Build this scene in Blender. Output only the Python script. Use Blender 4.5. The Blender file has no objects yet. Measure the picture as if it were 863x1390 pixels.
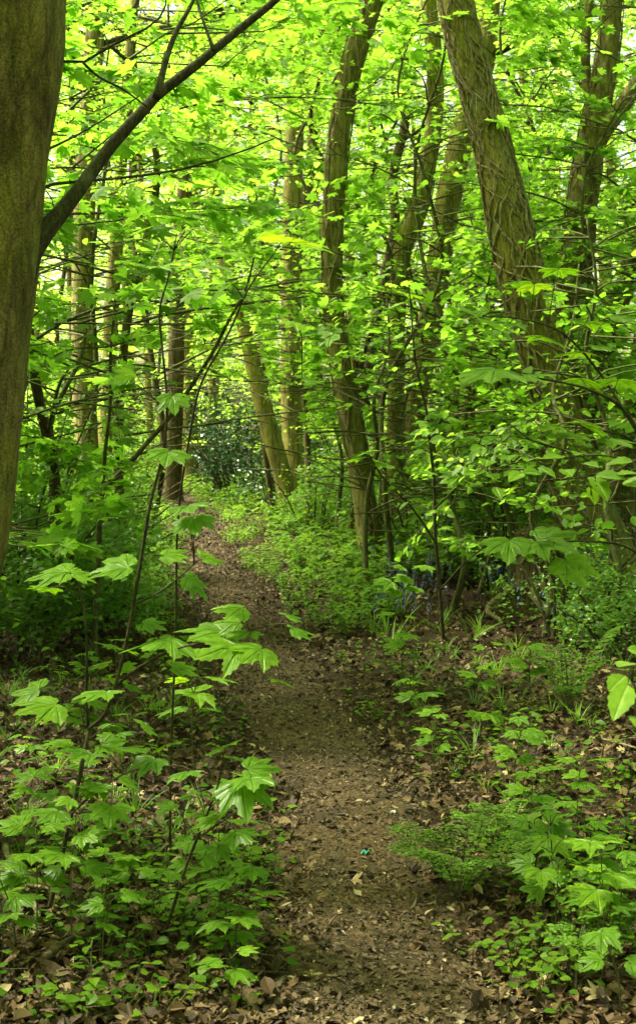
import bpy, math, random
import numpy as np
from mathutils import Vector, noise as mnoise

sc = bpy.context.scene
COL = sc.collection
PI = math.pi

# ------------------------------------------------------------------ camera
CAM = np.array([0.0, 0.0, 1.55])
FPX = 1900.0                      # focal length in photo pixels (863 x 1390)
PITCH = math.atan((695 - 570) / FPX)
cam = bpy.data.cameras.new("camera")
camo = bpy.data.objects.new("camera", cam)
COL.objects.link(camo)
cam.sensor_fit = 'VERTICAL'
cam.sensor_height = 36
cam.lens = 36 * FPX / 1390
cam.clip_start = 0.05
cam.clip_end = 2000
camo.location = CAM
camo.rotation_euler = (math.radians(90) - PITCH, 0, 0)
cam.dof.use_dof = True
cam.dof.focus_distance = 5.4
cam.dof.aperture_fstop = 9.0
sc.camera = camo

# ------------------------------------------------------------------ world, sun, exposure
SUN_EL, SUN_AZ = math.radians(60), math.radians(-78)     # azimuth from +Y, ahead and to the left
w = bpy.data.worlds.new("World")
sc.world = w
w.use_nodes = True
nt = w.node_tree
sky = nt.nodes.new('ShaderNodeTexSky')
sky.sky_type = 'NISHITA'
sky.sun_disc = False
sky.sun_elevation = SUN_EL
sky.sun_rotation = SUN_AZ
sky.dust_density = 6.0
sky.air_density = 0.7
sky.ozone_density = 0.3
bg = nt.nodes['Background']
bg.inputs[1].default_value = 0.11
hz = nt.nodes.new('ShaderNodeMix'); hz.data_type = 'RGBA'; hz.blend_type = 'MULTIPLY'; hz.inputs[0].default_value = 1.0
hz.inputs[7].default_value = (1.0, 0.94, 0.64, 1)          # thin bright overcast: warmer than a clear sky
nt.links.new(sky.outputs[0], hz.inputs[6])
nt.links.new(hz.outputs[2], bg.inputs[0])
sl = bpy.data.lights.new("sun", 'SUN')
sl.energy = 5.0
sl.angle = math.radians(12)
sl.color = (1.0, 0.94, 0.76)
so = bpy.data.objects.new("sun", sl)
COL.objects.link(so)
sd = Vector((math.sin(SUN_AZ) * math.cos(SUN_EL), math.cos(SUN_AZ) * math.cos(SUN_EL), math.sin(SUN_EL)))
so.rotation_euler = sd.to_track_quat('Z', 'Y').to_euler()
so.location = (0, 0, 30)
sc.view_settings.view_transform = 'Standard'
sc.view_settings.look = 'None'
sc.view_settings.exposure = 2.68
sc.view_settings.gamma = 1
sc.view_settings.use_curve_mapping = False
sc.render.engine = 'CYCLES'
cy = sc.cycles
cy.max_bounces = 7
cy.diffuse_bounces = 6
cy.glossy_bounces = 2
cy.transmission_bounces = 4
cy.transparent_max_bounces = 4
cy.caustics_reflective = False
cy.caustics_refractive = False
cy.sample_clamp_indirect = 8
try:
    cy.use_denoising = True
    cy.denoising_prefilter = 'ACCURATE'
    cy.denoiser = 'OPENIMAGEDENOISE'
except Exception:
    pass

# ------------------------------------------------------------------ helpers: space
FWD = np.array([0, math.cos(PITCH), -math.sin(PITCH)])
UPV = np.array([0, math.sin(PITCH), math.cos(PITCH)])

def W(px, py, d):
    """world point at photo pixel (px, py) whose distance along the ground is d"""
    v = FWD + np.array([1.0, 0, 0]) * ((px - 431.5) / FPX) + UPV * ((695 - py) / FPX)
    return CAM + v * (d / v[1])

def proj(P):
    P = np.asarray(P, float)
    q = P - CAM
    f = q @ FWD
    f = np.where(np.abs(f) < 1e-3, 1e-3, f)
    return 431.5 + FPX * q[..., 0] / f, 695 - FPX * (q @ UPV) / f, f

PATH_Y = np.array([-6, 2.5, 4.0, 5.6, 6.9, 8.9, 12.8, 16.4, 22.6, 26.0, 30.0, 36.0, 60.0])
PATH_X = np.array([0.25, 0.2, 0.19, 0.12, -0.06, -0.36, -0.86, -1.32, -2.0, -2.65, -4.1, -7.5, -24.0])
def path_x(y): return np.interp(y, PATH_Y, PATH_X)

def gz(x, y):
    """ground height"""
    x = np.asarray(x, float); y = np.asarray(y, float)
    d = np.abs(x - path_x(y))
    b = np.clip((d - 0.25) / 0.9, 0, 1)
    b = b * b * (3 - 2 * b)
    z = 0.07 * b + 0.035 * np.sin(x * 1.3 + 0.7) * np.cos(y * 0.9) * b
    z = z + 0.012 * np.sin(x * 5.1 + y * 2.3) + 0.010 * np.sin(y * 6.3 - x * 3.1)
    z = z + 0.25 * np.clip((-x - 2.5) / 5, 0, 1) + 0.22 * np.clip((x - 3) / 6, 0, 1)
    return z

def G(px, py):
    """ground point under a photo pixel"""
    v = FWD + np.array([1.0, 0, 0]) * ((px - 431.5) / FPX) + UPV * ((695 - py) / FPX)
    z = 0.0
    for _ in range(6):
        p = CAM + v * ((z - CAM[2]) / v[2])
        z = float(gz(p[0], p[1]))
    return np.array([p[0], p[1], z])

def spline(pts, n):
    """Catmull-Rom through pts, n samples"""
    P = np.asarray(pts, float)
    P = np.vstack([2 * P[0] - P[1], P, 2 * P[-1] - P[-2]])
    m = len(P) - 3
    t = np.linspace(0, m - 1e-6, n)
    i = t.astype(int); u = (t - i)[:, None]
    p0, p1, p2, p3 = P[i], P[i + 1], P[i + 2], P[i + 3]
    return 0.5 * (2 * p1 + (p2 - p0) * u + (2 * p0 - 5 * p1 + 4 * p2 - p3) * u ** 2 + (3 * p1 - p0 - 3 * p2 + p3) * u ** 3)

def nrm(v):
    return v / np.maximum(np.linalg.norm(v, axis=-1, keepdims=True), 1e-9)

# ------------------------------------------------------------------ helpers: meshes
class MB:
    def __init__(s):
        s.V = []; s.T = []; s.Q = []; s.R = []; s.E = []; s.n = 0
    def add(s, v, tris=None, quads=None, rnd=0.5, vein=0.0):
        v = np.asarray(v, float).reshape(-1, 3)
        s.V.append(v)
        if tris is not None and len(tris): s.T.append(np.asarray(tris, np.int64).reshape(-1, 3) + s.n)
        if quads is not None and len(quads): s.Q.append(np.asarray(quads, np.int64).reshape(-1, 4) + s.n)
        s.R.append(np.broadcast_to(np.asarray(rnd, float).reshape(-1), (len(v),)) if np.ndim(rnd) == 0 or np.size(rnd) == 1 else np.asarray(rnd, float).reshape(-1))
        s.E.append(np.broadcast_to(np.asarray(vein, float).reshape(-1), (len(v),)) if np.size(vein) == 1 else np.asarray(vein, float).reshape(-1))
        s.n += len(v)
    def tube(s, pts, rad, seg=8, disp=None, rnd=0.5, cap=True):
        P = np.asarray(pts, float); n = len(P)
        rad = np.broadcast_to(np.asarray(rad, float), (n,))
        T = nrm(np.gradient(P, axis=0))
        ref = np.array([0, 1.0, 0]) if abs(T[0][1]) < 0.8 else np.array([1.0, 0, 0])
        a = nrm(np.cross(T[0], ref)); A = [a]
        for i in range(1, n):
            a = a - T[i] * (a @ T[i]); a = a / max(np.linalg.norm(a), 1e-9); A.append(a)
        A = np.array(A); B = np.cross(T, A)
        th = np.arange(seg) * 2 * PI / seg
        r = rad[:, None] * np.ones((n, seg))
        if disp is not None: r = r * disp(n, seg, P, th)
        V = P[:, None, :] + r[..., None] * (np.cos(th)[None, :, None] * A[:, None, :] + np.sin(th)[None, :, None] * B[:, None, :])
        i = np.arange(n - 1)[:, None] * seg; j = np.arange(seg)[None, :]; k = (j + 1) % seg
        q = np.stack([i + j, i + k, i + seg + k, i + seg + j], -1).reshape(-1, 4)
        V = V.reshape(-1, 3)
        tris = []
        if cap:
            V = np.vstack([V, P[-1] + T[-1] * rad[-1] * 0.4, P[0]])
            e = (n - 1) * seg
            tris = [(e + x, e + (x + 1) % seg, n * seg) for x in range(seg)] + [((x + 1) % seg, x, n * seg + 1) for x in range(seg)]
        s.add(V, tris, q, rnd=rnd)
        return P, A, B
    def segs(s, A, B, ra, rb, k=3):
        """many thin straight twigs"""
        A = np.asarray(A, float).reshape(-1, 3); B = np.asarray(B, float).reshape(-1, 3)
        if len(A) == 0: return
        m = len(A)
        ra = np.broadcast_to(np.asarray(ra, float), (m,)); rb = np.broadcast_to(np.asarray(rb, float), (m,))
        T = nrm(B - A)
        ref = np.where(np.abs(T[:, 2:3]) < 0.9, np.array([[0, 0, 1.0]]), np.array([[1.0, 0, 0]]))
        U = nrm(np.cross(T, ref)); X = np.cross(T, U)
        th = np.arange(k) * 2 * PI / k
        o = np.cos(th)[None, :, None] * U[:, None] + np.sin(th)[None, :, None] * X[:, None]
        V = np.concatenate([A[:, None] + o * ra[:, None, None], B[:, None] + o * rb[:, None, None]], 1)
        b = np.arange(m)[:, None] * (2 * k); j = np.arange(k)[None, :]; l = (j + 1) % k
        q = np.stack([b + j, b + l, b + k + l, b + k + j], -1).reshape(-1, 4)
        s.add(V.reshape(-1, 3), None, q)
    def leaves(s, tpl, P, X, N, size, rnd, curl=None):
        """tpl = (verts, tris, vein); leaf base at P, pointing along X, upper face N"""
        P = np.asarray(P, float)
        if len(P) == 0: return
        v, t, ve = tpl
        X = nrm(X); Y = nrm(np.cross(N, X)); Z = np.cross(X, Y)
        m = len(P); k = len(v)
        size = np.broadcast_to(np.asarray(size, float), (m,))
        vx = v[None, :, 0] * np.ones((m, 1)); vy = v[None, :, 1] * np.ones((m, 1)); vz = v[None, :, 2] * np.ones((m, 1))
        if curl is not None:
            c = np.asarray(curl, float).reshape(m, -1)
            vz = vz - c[:, :1] * vx ** 2 + c[:, 1:2] * np.abs(vy) + c[:, 2:3] * vx * vy
        V = P[:, None] + size[:, None, None] * (vx[..., None] * X[:, None] + vy[..., None] * Y[:, None] + vz[..., None] * Z[:, None])
        tt = (t[None] + (np.arange(m) * k)[:, None, None]).reshape(-1, 3)
        s.add(V.reshape(-1, 3), tt, None, rnd=np.repeat(np.broadcast_to(rnd, (m,)), k), vein=np.tile(ve, m))
    def build(s, name, mat, parent=None, origin=None, smooth=False):
        V = np.vstack(s.V) if s.V else np.zeros((0, 3))
        if origin is not None: V = V - np.asarray(origin, float)
        T = np.vstack(s.T) if s.T else np.zeros((0, 3), np.int64)
        Q = np.vstack(s.Q) if s.Q else np.zeros((0, 4), np.int64)
        me = bpy.data.meshes.new(name)
        me.vertices.add(len(V)); me.vertices.foreach_set('co', V.astype(np.float32).ravel())
        nl = len(T) * 3 + len(Q) * 4
        me.loops.add(nl)
        me.loops.foreach_set('vertex_index', np.concatenate([T.ravel(), Q.ravel()]).astype(np.int32))
        me.polygons.add(len(T) + len(Q))
        ls = np.concatenate([np.arange(len(T)) * 3, len(T) * 3 + np.arange(len(Q)) * 4]).astype(np.int32)
        me.polygons.foreach_set('loop_start', ls)
        if smooth: me.polygons.foreach_set('use_smooth', np.ones(len(ls), bool))
        else: me.polygons.foreach_set('use_smooth', np.zeros(len(ls), bool))
        me.update(calc_edges=True)
        a = me.attributes.new('rnd', 'FLOAT', 'POINT'); a.data.foreach_set('value', np.concatenate(s.R).astype(np.float32))
        a = me.attributes.new('vein', 'FLOAT', 'POINT'); a.data.foreach_set('value', np.concatenate(s.E).astype(np.float32))
        me.materials.append(mat)
        o = bpy.data.objects.new(name, me); COL.objects.link(o)
        if parent is not None: o.parent = parent
        return o

def tag(o, label, cat, group=None, kind=None):
    if label: o['label'] = label
    if cat: o['category'] = cat
    if group: o['group'] = group
    if kind: o['kind'] = kind
    return o

def empty(name, loc, label, cat, group=None, rz=0.0):
    o = bpy.data.objects.new(name, None); COL.objects.link(o)
    o.empty_display_size = 0.1
    o.location = [float(c) for c in loc]; o.rotation_euler = (0, 0, rz)
    return tag(o, label, cat, group)

def copy_tree(o, loc, rz, scale, label, group):
    r = o.copy(); COL.objects.link(r)
    r.location = [float(c) for c in loc]; r.rotation_euler = (0, 0, rz); r.scale = (scale,) * 3
    r['label'] = label
    if group: r['group'] = group
    for ch in list(o.children):
        c = ch.copy(); COL.objects.link(c); c.parent = r
    return r

# ------------------------------------------------------------------ materials
def nmat(name):
    m = bpy.data.materials.new(name); m.use_nodes = True
    n = m.node_tree; n.nodes.clear()
    out = n.nodes.new('ShaderNodeOutputMaterial')
    return m, n, out

def ramp(n, stops, interp='LINEAR'):
    r = n.nodes.new('ShaderNodeValToRGB'); r.color_ramp.interpolation = interp
    el = r.color_ramp.elements
    while len(el) < len(stops): el.new(0.5)
    for e, (p, c) in zip(el, stops):
        e.position = p; e.color = (*c, 1) if len(c) == 3 else c
    return r

def mixc(n, fac, a, b, mode='MIX'):
    m = n.nodes.new('ShaderNodeMix'); m.data_type = 'RGBA'; m.blend_type = mode
    for sock, v in ((m.inputs[0], fac), (m.inputs[6], a), (m.inputs[7], b)):
        if hasattr(v, 'is_linked'): n.links.new(v, sock)
        elif isinstance(v, (int, float)): sock.default_value = v
        else: sock.default_value = (*v, 1)
    return m.outputs[2]

def mathn(n, op, a, b=None):
    m = n.nodes.new('ShaderNodeMath'); m.operation = op
    for sock, v in ((m.inputs[0], a), (m.inputs[1], b)):
        if v is None: continue
        if hasattr(v, 'is_linked'): n.links.new(v, sock)
        else: sock.default_value = v
    return m.outputs[0]

def leaf_mat(name, refl, trans, tfac=0.5, gloss=0.06, rough=0.4, near=False):
    """refl / trans: three colours each, picked by the per-leaf random attribute"""
    m, n, out = nmat(name)
    at = n.nodes.new('ShaderNodeAttribute'); at.attribute_name = 'rnd'
    r1 = ramp(n, [(0, refl[0]), (0.5, refl[1]), (1, refl[2])]); n.links.new(at.outputs['Fac'], r1.inputs[0])
    r2 = ramp(n, [(0, trans[0]), (0.5, trans[1]), (1, trans[2])]); n.links.new(at.outputs['Fac'], r2.inputs[0])
    c1, c2 = r1.outputs[0], r2.outputs[0]
    bump = None
    if near:
        ve = n.nodes.new('ShaderNodeAttribute'); ve.attribute_name = 'vein'
        p = mathn(n, 'POWER', ve.outputs['Fac'], 9.0)
        tc = n.nodes.new('ShaderNodeTexCoord')
        nz = n.nodes.new('ShaderNodeTexNoise'); nz.inputs['Scale'].default_value = 45; nz.inputs['Detail'].default_value = 3
        n.links.new(tc.outputs['Object'], nz.inputs[0])
        mot = ramp(n, [(0.3, (0.72, 0.78, 0.7)), (0.7, (1.15, 1.12, 1.0))]); n.links.new(nz.outputs[0], mot.inputs[0])
        c1 = mixc(n, 1.0, c1, mot.outputs[0], 'MULTIPLY')
        c2 = mixc(n, 1.0, c2, mot.outputs[0], 'MULTIPLY')
        c1 = mixc(n, mathn(n, 'MULTIPLY', p, 0.75), c1, (0.22, 0.34, 0.06))
        c2 = mixc(n, mathn(n, 'MULTIPLY', p, 0.6), c2, (0.10, 0.2, 0.02))
        sp = n.nodes.new('ShaderNodeTexNoise'); sp.inputs['Scale'].default_value = 75; sp.inputs['Detail'].default_value = 1
        n.links.new(tc.outputs['Object'], sp.inputs[0])
        sr = ramp(n, [(0.70, (0, 0, 0)), (0.75, (1, 1, 1))]); n.links.new(sp.outputs[0], sr.inputs[0])
        c1 = mixc(n, sr.outputs[0], c1, (0.06, 0.045, 0.015)); c2 = mixc(n, sr.outputs[0], c2, (0.08, 0.06, 0.01))
        hsum = mathn(n, 'SUBTRACT', mathn(n, 'MULTIPLY', nz.outputs[0], 0.4), mathn(n, 'MULTIPLY', p, 0.8))
        b = n.nodes.new('ShaderNodeBump'); b.inputs['Strength'].default_value = 0.55; b.inputs['Distance'].default_value = 0.004
        n.links.new(hsum, b.inputs['Height']); bump = b.outputs[0]
    df = n.nodes.new('ShaderNodeBsdfDiffuse'); n.links.new(c1, df.inputs[0])
    tr = n.nodes.new('ShaderNodeBsdfTranslucent'); n.links.new(c2, tr.inputs[0])
    ms = n.nodes.new('ShaderNodeMixShader'); ms.inputs[0].default_value = tfac
    n.links.new(df.outputs[0], ms.inputs[1]); n.links.new(tr.outputs[0], ms.inputs[2])
    gl = n.nodes.new('ShaderNodeBsdfGlossy'); gl.inputs['Roughness'].default_value = rough
    gl.inputs[0].default_value = (1, 1, 1, 1)
    fr = n.nodes.new('ShaderNodeLayerWeight'); fr.inputs[0].default_value = 0.22
    gf = mathn(n, 'ADD', mathn(n, 'MULTIPLY', fr.outputs['Fresnel'], gloss * 2.5), gloss * 0.25)
    m2 = n.nodes.new('ShaderNodeMixShader'); n.links.new(gf, m2.inputs[0])
    n.links.new(ms.outputs[0], m2.inputs[1]); n.links.new(gl.outputs[0], m2.inputs[2])
    if bump is not None:
        for sh in (df, tr, gl): n.links.new(bump, sh.inputs['Normal'])
    n.links.new(m2.outputs[0], out.inputs[0])
    return m

def bark_mat(name, dark, mid, light, moss, mossamt=0.5, scale=1.0, bump=0.6, stretch=0.12):
    m, n, out = nmat(name)
    tc = n.nodes.new('ShaderNodeTexCoord')
    mp = n.nodes.new('ShaderNodeMapping'); mp.inputs['Scale'].default_value = (scale, scale, scale * stretch)
    n.links.new(tc.outputs['Object'], mp.inputs[0])
    a = n.nodes.new('ShaderNodeTexNoise'); a.inputs['Scale'].default_value = 34; a.inputs['Detail'].default_value = 7; a.inputs['Roughness'].default_value = 0.62
    n.links.new(mp.outputs[0], a.inputs[0])
    v = n.nodes.new('ShaderNodeTexNoise'); v.inputs['Scale'].default_value = 5; v.inputs['Detail'].default_value = 5
    n.links.new(tc.outputs['Object'], v.inputs[0])
    f = n.nodes.new('ShaderNodeTexNoise'); f.inputs['Scale'].default_value = 130; f.inputs['Detail'].default_value = 2
    n.links.new(tc.outputs['Object'], f.inputs[0])
    r = ramp(n, [(0.30, dark), (0.5, mid), (0.72, light)]); n.links.new(a.outputs[0], r.inputs[0])
    mo = ramp(n, [(0.38, (0, 0, 0)), (0.62, (1, 1, 1))]); n.links.new(v.outputs[0], mo.inputs[0])
    fac = mathn(n, 'MULTIPLY', mo.outputs[0], mossamt)
    c = mixc(n, fac, r.outputs[0], moss)
    sp = ramp(n, [(0.35, (0.6, 0.6, 0.6)), (0.65, (1.2, 1.2, 1.15))]); n.links.new(f.outputs[0], sp.inputs[0])
    c = mixc(n, 1.0, c, sp.outputs[0], 'MULTIPLY')
    bs = n.nodes.new('ShaderNodeBsdfPrincipled'); bs.inputs['Roughness'].default_value = 0.85
    bs.inputs['Specular IOR Level'].default_value = 0.25
    n.links.new(c, bs.inputs['Base Color'])
    wv = n.nodes.new('ShaderNodeTexNoise'); wv.inputs['Scale'].default_value = 11; wv.inputs['Detail'].default_value = 4; wv.inputs['Distortion'].default_value = 1.2
    n.links.new(mp.outputs[0], wv.inputs[0])
    wr = ramp(n, [(0.36, (0.45, 0.42, 0.38)), (0.5, (1.0, 1.0, 1.0)), (0.7, (1.25, 1.2, 1.1))]); n.links.new(wv.outputs[0], wr.inputs[0])
    vo = n.nodes.new('ShaderNodeTexVoronoi'); vo.feature = 'DISTANCE_TO_EDGE'; vo.inputs['Scale'].default_value = 16
    wm = n.nodes.new('ShaderNodeMapping'); wm.inputs['Scale'].default_value = (1, 1, 0.3)
    wj = mixc(n, 0.06, tc.outputs['Object'], v.outputs['Color'], 'ADD'); n.links.new(wj, wm.inputs[0]); n.links.new(wm.outputs[0], vo.inputs['Vector'])
    vr = ramp(n, [(0.0, (0.45, 0.42, 0.4)), (0.09, (1, 1, 1))]); n.links.new(vo.outputs['Distance'], vr.inputs[0])
    c = mixc(n, 0.55, c, vr.outputs[0], 'MULTIPLY')
    lich = ramp(n, [(0.60, (0, 0, 0)), (0.68, (1, 1, 1))]); n.links.new(v.outputs[0], lich.inputs[0])
    c = mixc(n, mathn(n, 'MULTIPLY', lich.outputs[0], 0.35), c, (0.24, 0.25, 0.15))
    c = mixc(n, 0.8, c, wr.outputs[0], 'MULTIPLY'); n.links.new(c, bs.inputs['Base Color'])
    h = mathn(n, 'ADD', a.outputs[0], mathn(n, 'MULTIPLY', f.outputs[0], 0.25))
    h = mathn(n, 'ADD', h, mathn(n, 'MULTIPLY', wv.outputs[0], 0.8))
    b = n.nodes.new('ShaderNodeBump'); b.inputs['Strength'].default_value = bump; b.inputs['Distance'].default_value = 0.03
    n.links.new(h, b.inputs['Height']); n.links.new(b.outputs[0], bs.inputs['Normal'])
    n.links.new(bs.outputs[0], out.inputs[0])
    return m

def soil_mat(name, cols, bumpd=0.03):
    m, n, out = nmat(name)
    tc = n.nodes.new('ShaderNodeTexCoord')
    a = n.nodes.new('ShaderNodeTexNoise'); a.inputs['Scale'].default_value = 38; a.inputs['Detail'].default_value = 8; a.inputs['Roughness'].default_value = 0.7
    b = n.nodes.new('ShaderNodeTexNoise'); b.inputs['Scale'].default_value = 3.1; b.inputs['Detail'].default_value = 5
    v = n.nodes.new('ShaderNodeTexVoronoi'); v.inputs['Scale'].default_value = 55; v.feature = 'F1'
    for t in (a, b, v): n.links.new(tc.outputs['Object'], t.inputs['Vector'])
    r = ramp(n, [(0.32, cols[0]), (0.5, cols[1]), (0.7, cols[2])]); n.links.new(a.outputs[0], r.inputs[0])
    big = ramp(n, [(0.35, (0.6, 0.6, 0.6)), (0.65, (1.25, 1.22, 1.15))]); n.links.new(b.outputs[0], big.inputs[0])
    c = mixc(n, 1.0, r.outputs[0], big.outputs[0], 'MULTIPLY')
    cell = n.nodes.new('ShaderNodeSeparateColor'); n.links.new(v.outputs['Color'], cell.inputs[0])
    cr = ramp(n, [(0.0, (0.7, 0.66, 0.6)), (0.8, (1.0, 1.0, 1.0)), (1.0, (1.7, 1.55, 1.35))]); n.links.new(cell.outputs[0], cr.inputs[0])
    c = mixc(n, 1.0, c, cr.outputs[0], 'MULTIPLY')
    bs = n.nodes.new('ShaderNodeBsdfPrincipled'); bs.inputs['Roughness'].default_value = 0.9; bs.inputs['Specular IOR Level'].default_value = 0.2
    n.links.new(c, bs.inputs['Base Color'])
    h = mathn(n, 'ADD', a.outputs[0], mathn(n, 'MULTIPLY', cell.outputs[1], 0.35))
    bp = n.nodes.new('ShaderNodeBump'); bp.inputs['Strength'].default_value = 0.9; bp.inputs['Distance'].default_value = bumpd
    n.links.new(h, bp.inputs['Height']); n.links.new(bp.outputs[0], bs.inputs['Normal'])
    n.links.new(bs.outputs[0], out.inputs[0])
    return m

def dead_mat(name, cols):
    m, n, out = nmat(name)
    at = n.nodes.new('ShaderNodeAttribute'); at.attribute_name = 'rnd'
    k = len(cols)
    r = ramp(n, [(i / (k - 1), c) for i, c in enumerate(cols)]); n.links.new(at.outputs['Fac'], r.inputs[0])
    bs = n.nodes.new('ShaderNodeBsdfPrincipled'); bs.inputs['Roughness'].default_value = 0.7; bs.inputs['Specular IOR Level'].default_value = 0.3
    n.links.new(r.outputs[0], bs.inputs['Base Color']); n.links.new(bs.outputs[0], out.inputs[0])
    return m

M = {}
M['syc'] = leaf_mat('sycamore_leaf', [(0.066, 0.150, 0.006), (0.099, 0.210, 0.007), (0.154, 0.28, 0.010)],
                    [(0.22, 0.50, 0.025), (0.35, 0.66, 0.045), (0.46, 0.75, 0.07)], 0.58, 0.035, 0.45)
M['syc_near'] = leaf_mat('sycamore_leaf_near', [(0.058, 0.135, 0.008), (0.085, 0.18, 0.010), (0.130, 0.24, 0.014)],
                         [(0.180, 0.42, 0.008), (0.288, 0.56, 0.010), (0.432, 0.68, 0.014)], 0.42, 0.045, 0.38, near=True)
M['horn'] = leaf_mat('hornbeam_leaf', [(0.066, 0.150, 0.006), (0.105, 0.22, 0.007), (0.165, 0.29, 0.010)],
                     [(0.24, 0.52, 0.025), (0.38, 0.69, 0.05), (0.50, 0.79, 0.08)], 0.58, 0.035, 0.45)
M['dark'] = leaf_mat('hawthorn_leaf', [(0.052, 0.123, 0.017), (0.078, 0.174, 0.020), (0.122, 0.232, 0.026)],
                     [(0.117, 0.290, 0.014), (0.184, 0.406, 0.020), (0.284, 0.551, 0.029)], 0.42, 0.08, 0.35)
M['holly'] = leaf_mat('holly_leaf', [(0.015, 0.045, 0.014), (0.022, 0.065, 0.018), (0.035, 0.09, 0.024)],
                      [(0.02, 0.06, 0.01), (0.03, 0.08, 0.012), (0.04, 0.11, 0.015)], 0.15, 0.09, 0.32)
M['herb'] = leaf_mat('herb_leaf', [(0.056, 0.13, 0.012), (0.081, 0.175, 0.014), (0.125, 0.23, 0.02)],
                     [(0.144, 0.34, 0.012), (0.216, 0.44, 0.016), (0.336, 0.56, 0.02)], 0.42, 0.05, 0.42)
M['ivy'] = leaf_mat('ground_leaf', [(0.038, 0.095, 0.006), (0.057, 0.125, 0.008), (0.095, 0.17, 0.010)],
                    [(0.104, 0.26, 0.006), (0.156, 0.34, 0.008), (0.260, 0.46, 0.010)], 0.38, 0.03, 0.40)
M['bluebell'] = leaf_mat('bluebell_flower', [(0.10, 0.11, 0.27), (0.13, 0.15, 0.33), (0.18, 0.19, 0.42)],
                         [(0.10, 0.11, 0.27), (0.13, 0.15, 0.33), (0.18, 0.19, 0.42)], 0.4, 0.03, 0.5)
M['barkL'] = bark_mat('smooth_mossy_bark', (0.05, 0.038, 0.013), (0.155, 0.118, 0.038), (0.26, 0.205, 0.07), (0.19, 0.175, 0.02), 0.7, 1.0, 1.0, 0.22)
M['bark'] = bark_mat('green_bark', (0.06, 0.05, 0.016), (0.20, 0.175, 0.05), (0.32, 0.28, 0.09), (0.22, 0.22, 0.028), 0.7, 1.2, 0.8, 0.12)
M['rough'] = bark_mat('fissured_bark', (0.045, 0.034, 0.014), (0.19, 0.155, 0.06), (0.36, 0.31, 0.15), (0.21, 0.205, 0.032), 0.55, 1.1, 1.0, 0.16)
M['brown'] = bark_mat('brown_bark', (0.028, 0.020, 0.009), (0.08, 0.056, 0.024), (0.13, 0.095, 0.04), (0.09, 0.09, 0.018), 0.4, 1.2, 0.8, 0.14)
M['twig'] = bark_mat('dark_twig', (0.018, 0.014, 0.006), (0.045, 0.036, 0.015), (0.08, 0.066, 0.026), (0.065, 0.075, 0.014), 0.4, 3.0, 0.4, 0.3)
M['gtwig'] = bark_mat('green_twig', (0.04, 0.045, 0.014), (0.08, 0.085, 0.025), (0.12, 0.12, 0.04), (0.07, 0.09, 0.02), 0.4, 3.0, 0.3, 0.3)
M['vine'] = bark_mat('ivy_stem_bark', (0.09, 0.072, 0.04), (0.23, 0.19, 0.11), (0.36, 0.31, 0.19), (0.13, 0.13, 0.04), 0.3, 3.0, 0.5, 0.4)
M['soil'] = soil_mat('woodland_soil', [(0.016, 0.010, 0.005), (0.034, 0.021, 0.010), (0.062, 0.040, 0.020)])
M['path'] = soil_mat('trodden_path', [(0.028, 0.018, 0.009), (0.058, 0.040, 0.020), (0.105, 0.077, 0.041)], 0.02)
M['litter'] = dead_mat('dead_leaves', [(0.014, 0.008, 0.004), (0.036, 0.020, 0.008), (0.068, 0.039, 0.015), (0.125, 0.080, 0.032), (0.32, 0.25, 0.14)])
M['chips'] = dead_mat('path_debris', [(0.03, 0.019, 0.009), (0.058, 0.038, 0.018), (0.09, 0.062, 0.031), (0.14, 0.10, 0.054), (0.28, 0.24, 0.15)])

# ------------------------------------------------------------------ leaf templates
def fan(half, tips, zt=-0.05, ring=True):
    """half outline from tip (1,0) round to base; symmetric. returns verts, tris, vein"""
    up = [(x, y) for x, y in half]
    full = up + [(x, -y) for x, y in reversed(up[1:])]
    n = len(full)
    istip = [i in tips or ((n - i) in tips and i > 0) for i in range(n)]
    v = [(0, 0, 0)]; ve = [1.0]
    if ring:
        for i, (x, y) in enumerate(full):
            v.append((x * 0.5, y * 0.5, 0.0 if istip[i] else 0.035)); ve.append(1.0 if istip[i] else 0.0)
    for i, (x, y) in enumerate(full):
        r2 = x * x + y * y
        v.append((x, y, zt * r2 + (0 if istip[i] else 0.02))); ve.append(1.0 if istip[i] else 0.0)
    t = []
    for i in range(n):
        j = (i + 1) % n
        if ring:
            t += [(0, 1 + i, 1 + j), (1 + i, 1 + n + i, 1 + n + j), (1 + i, 1 + n + j, 1 + j)]
        else:
            t.append((0, 1 + i, 1 + j))
    return np.array(v, float), np.array(t), np.array(ve)

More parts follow.
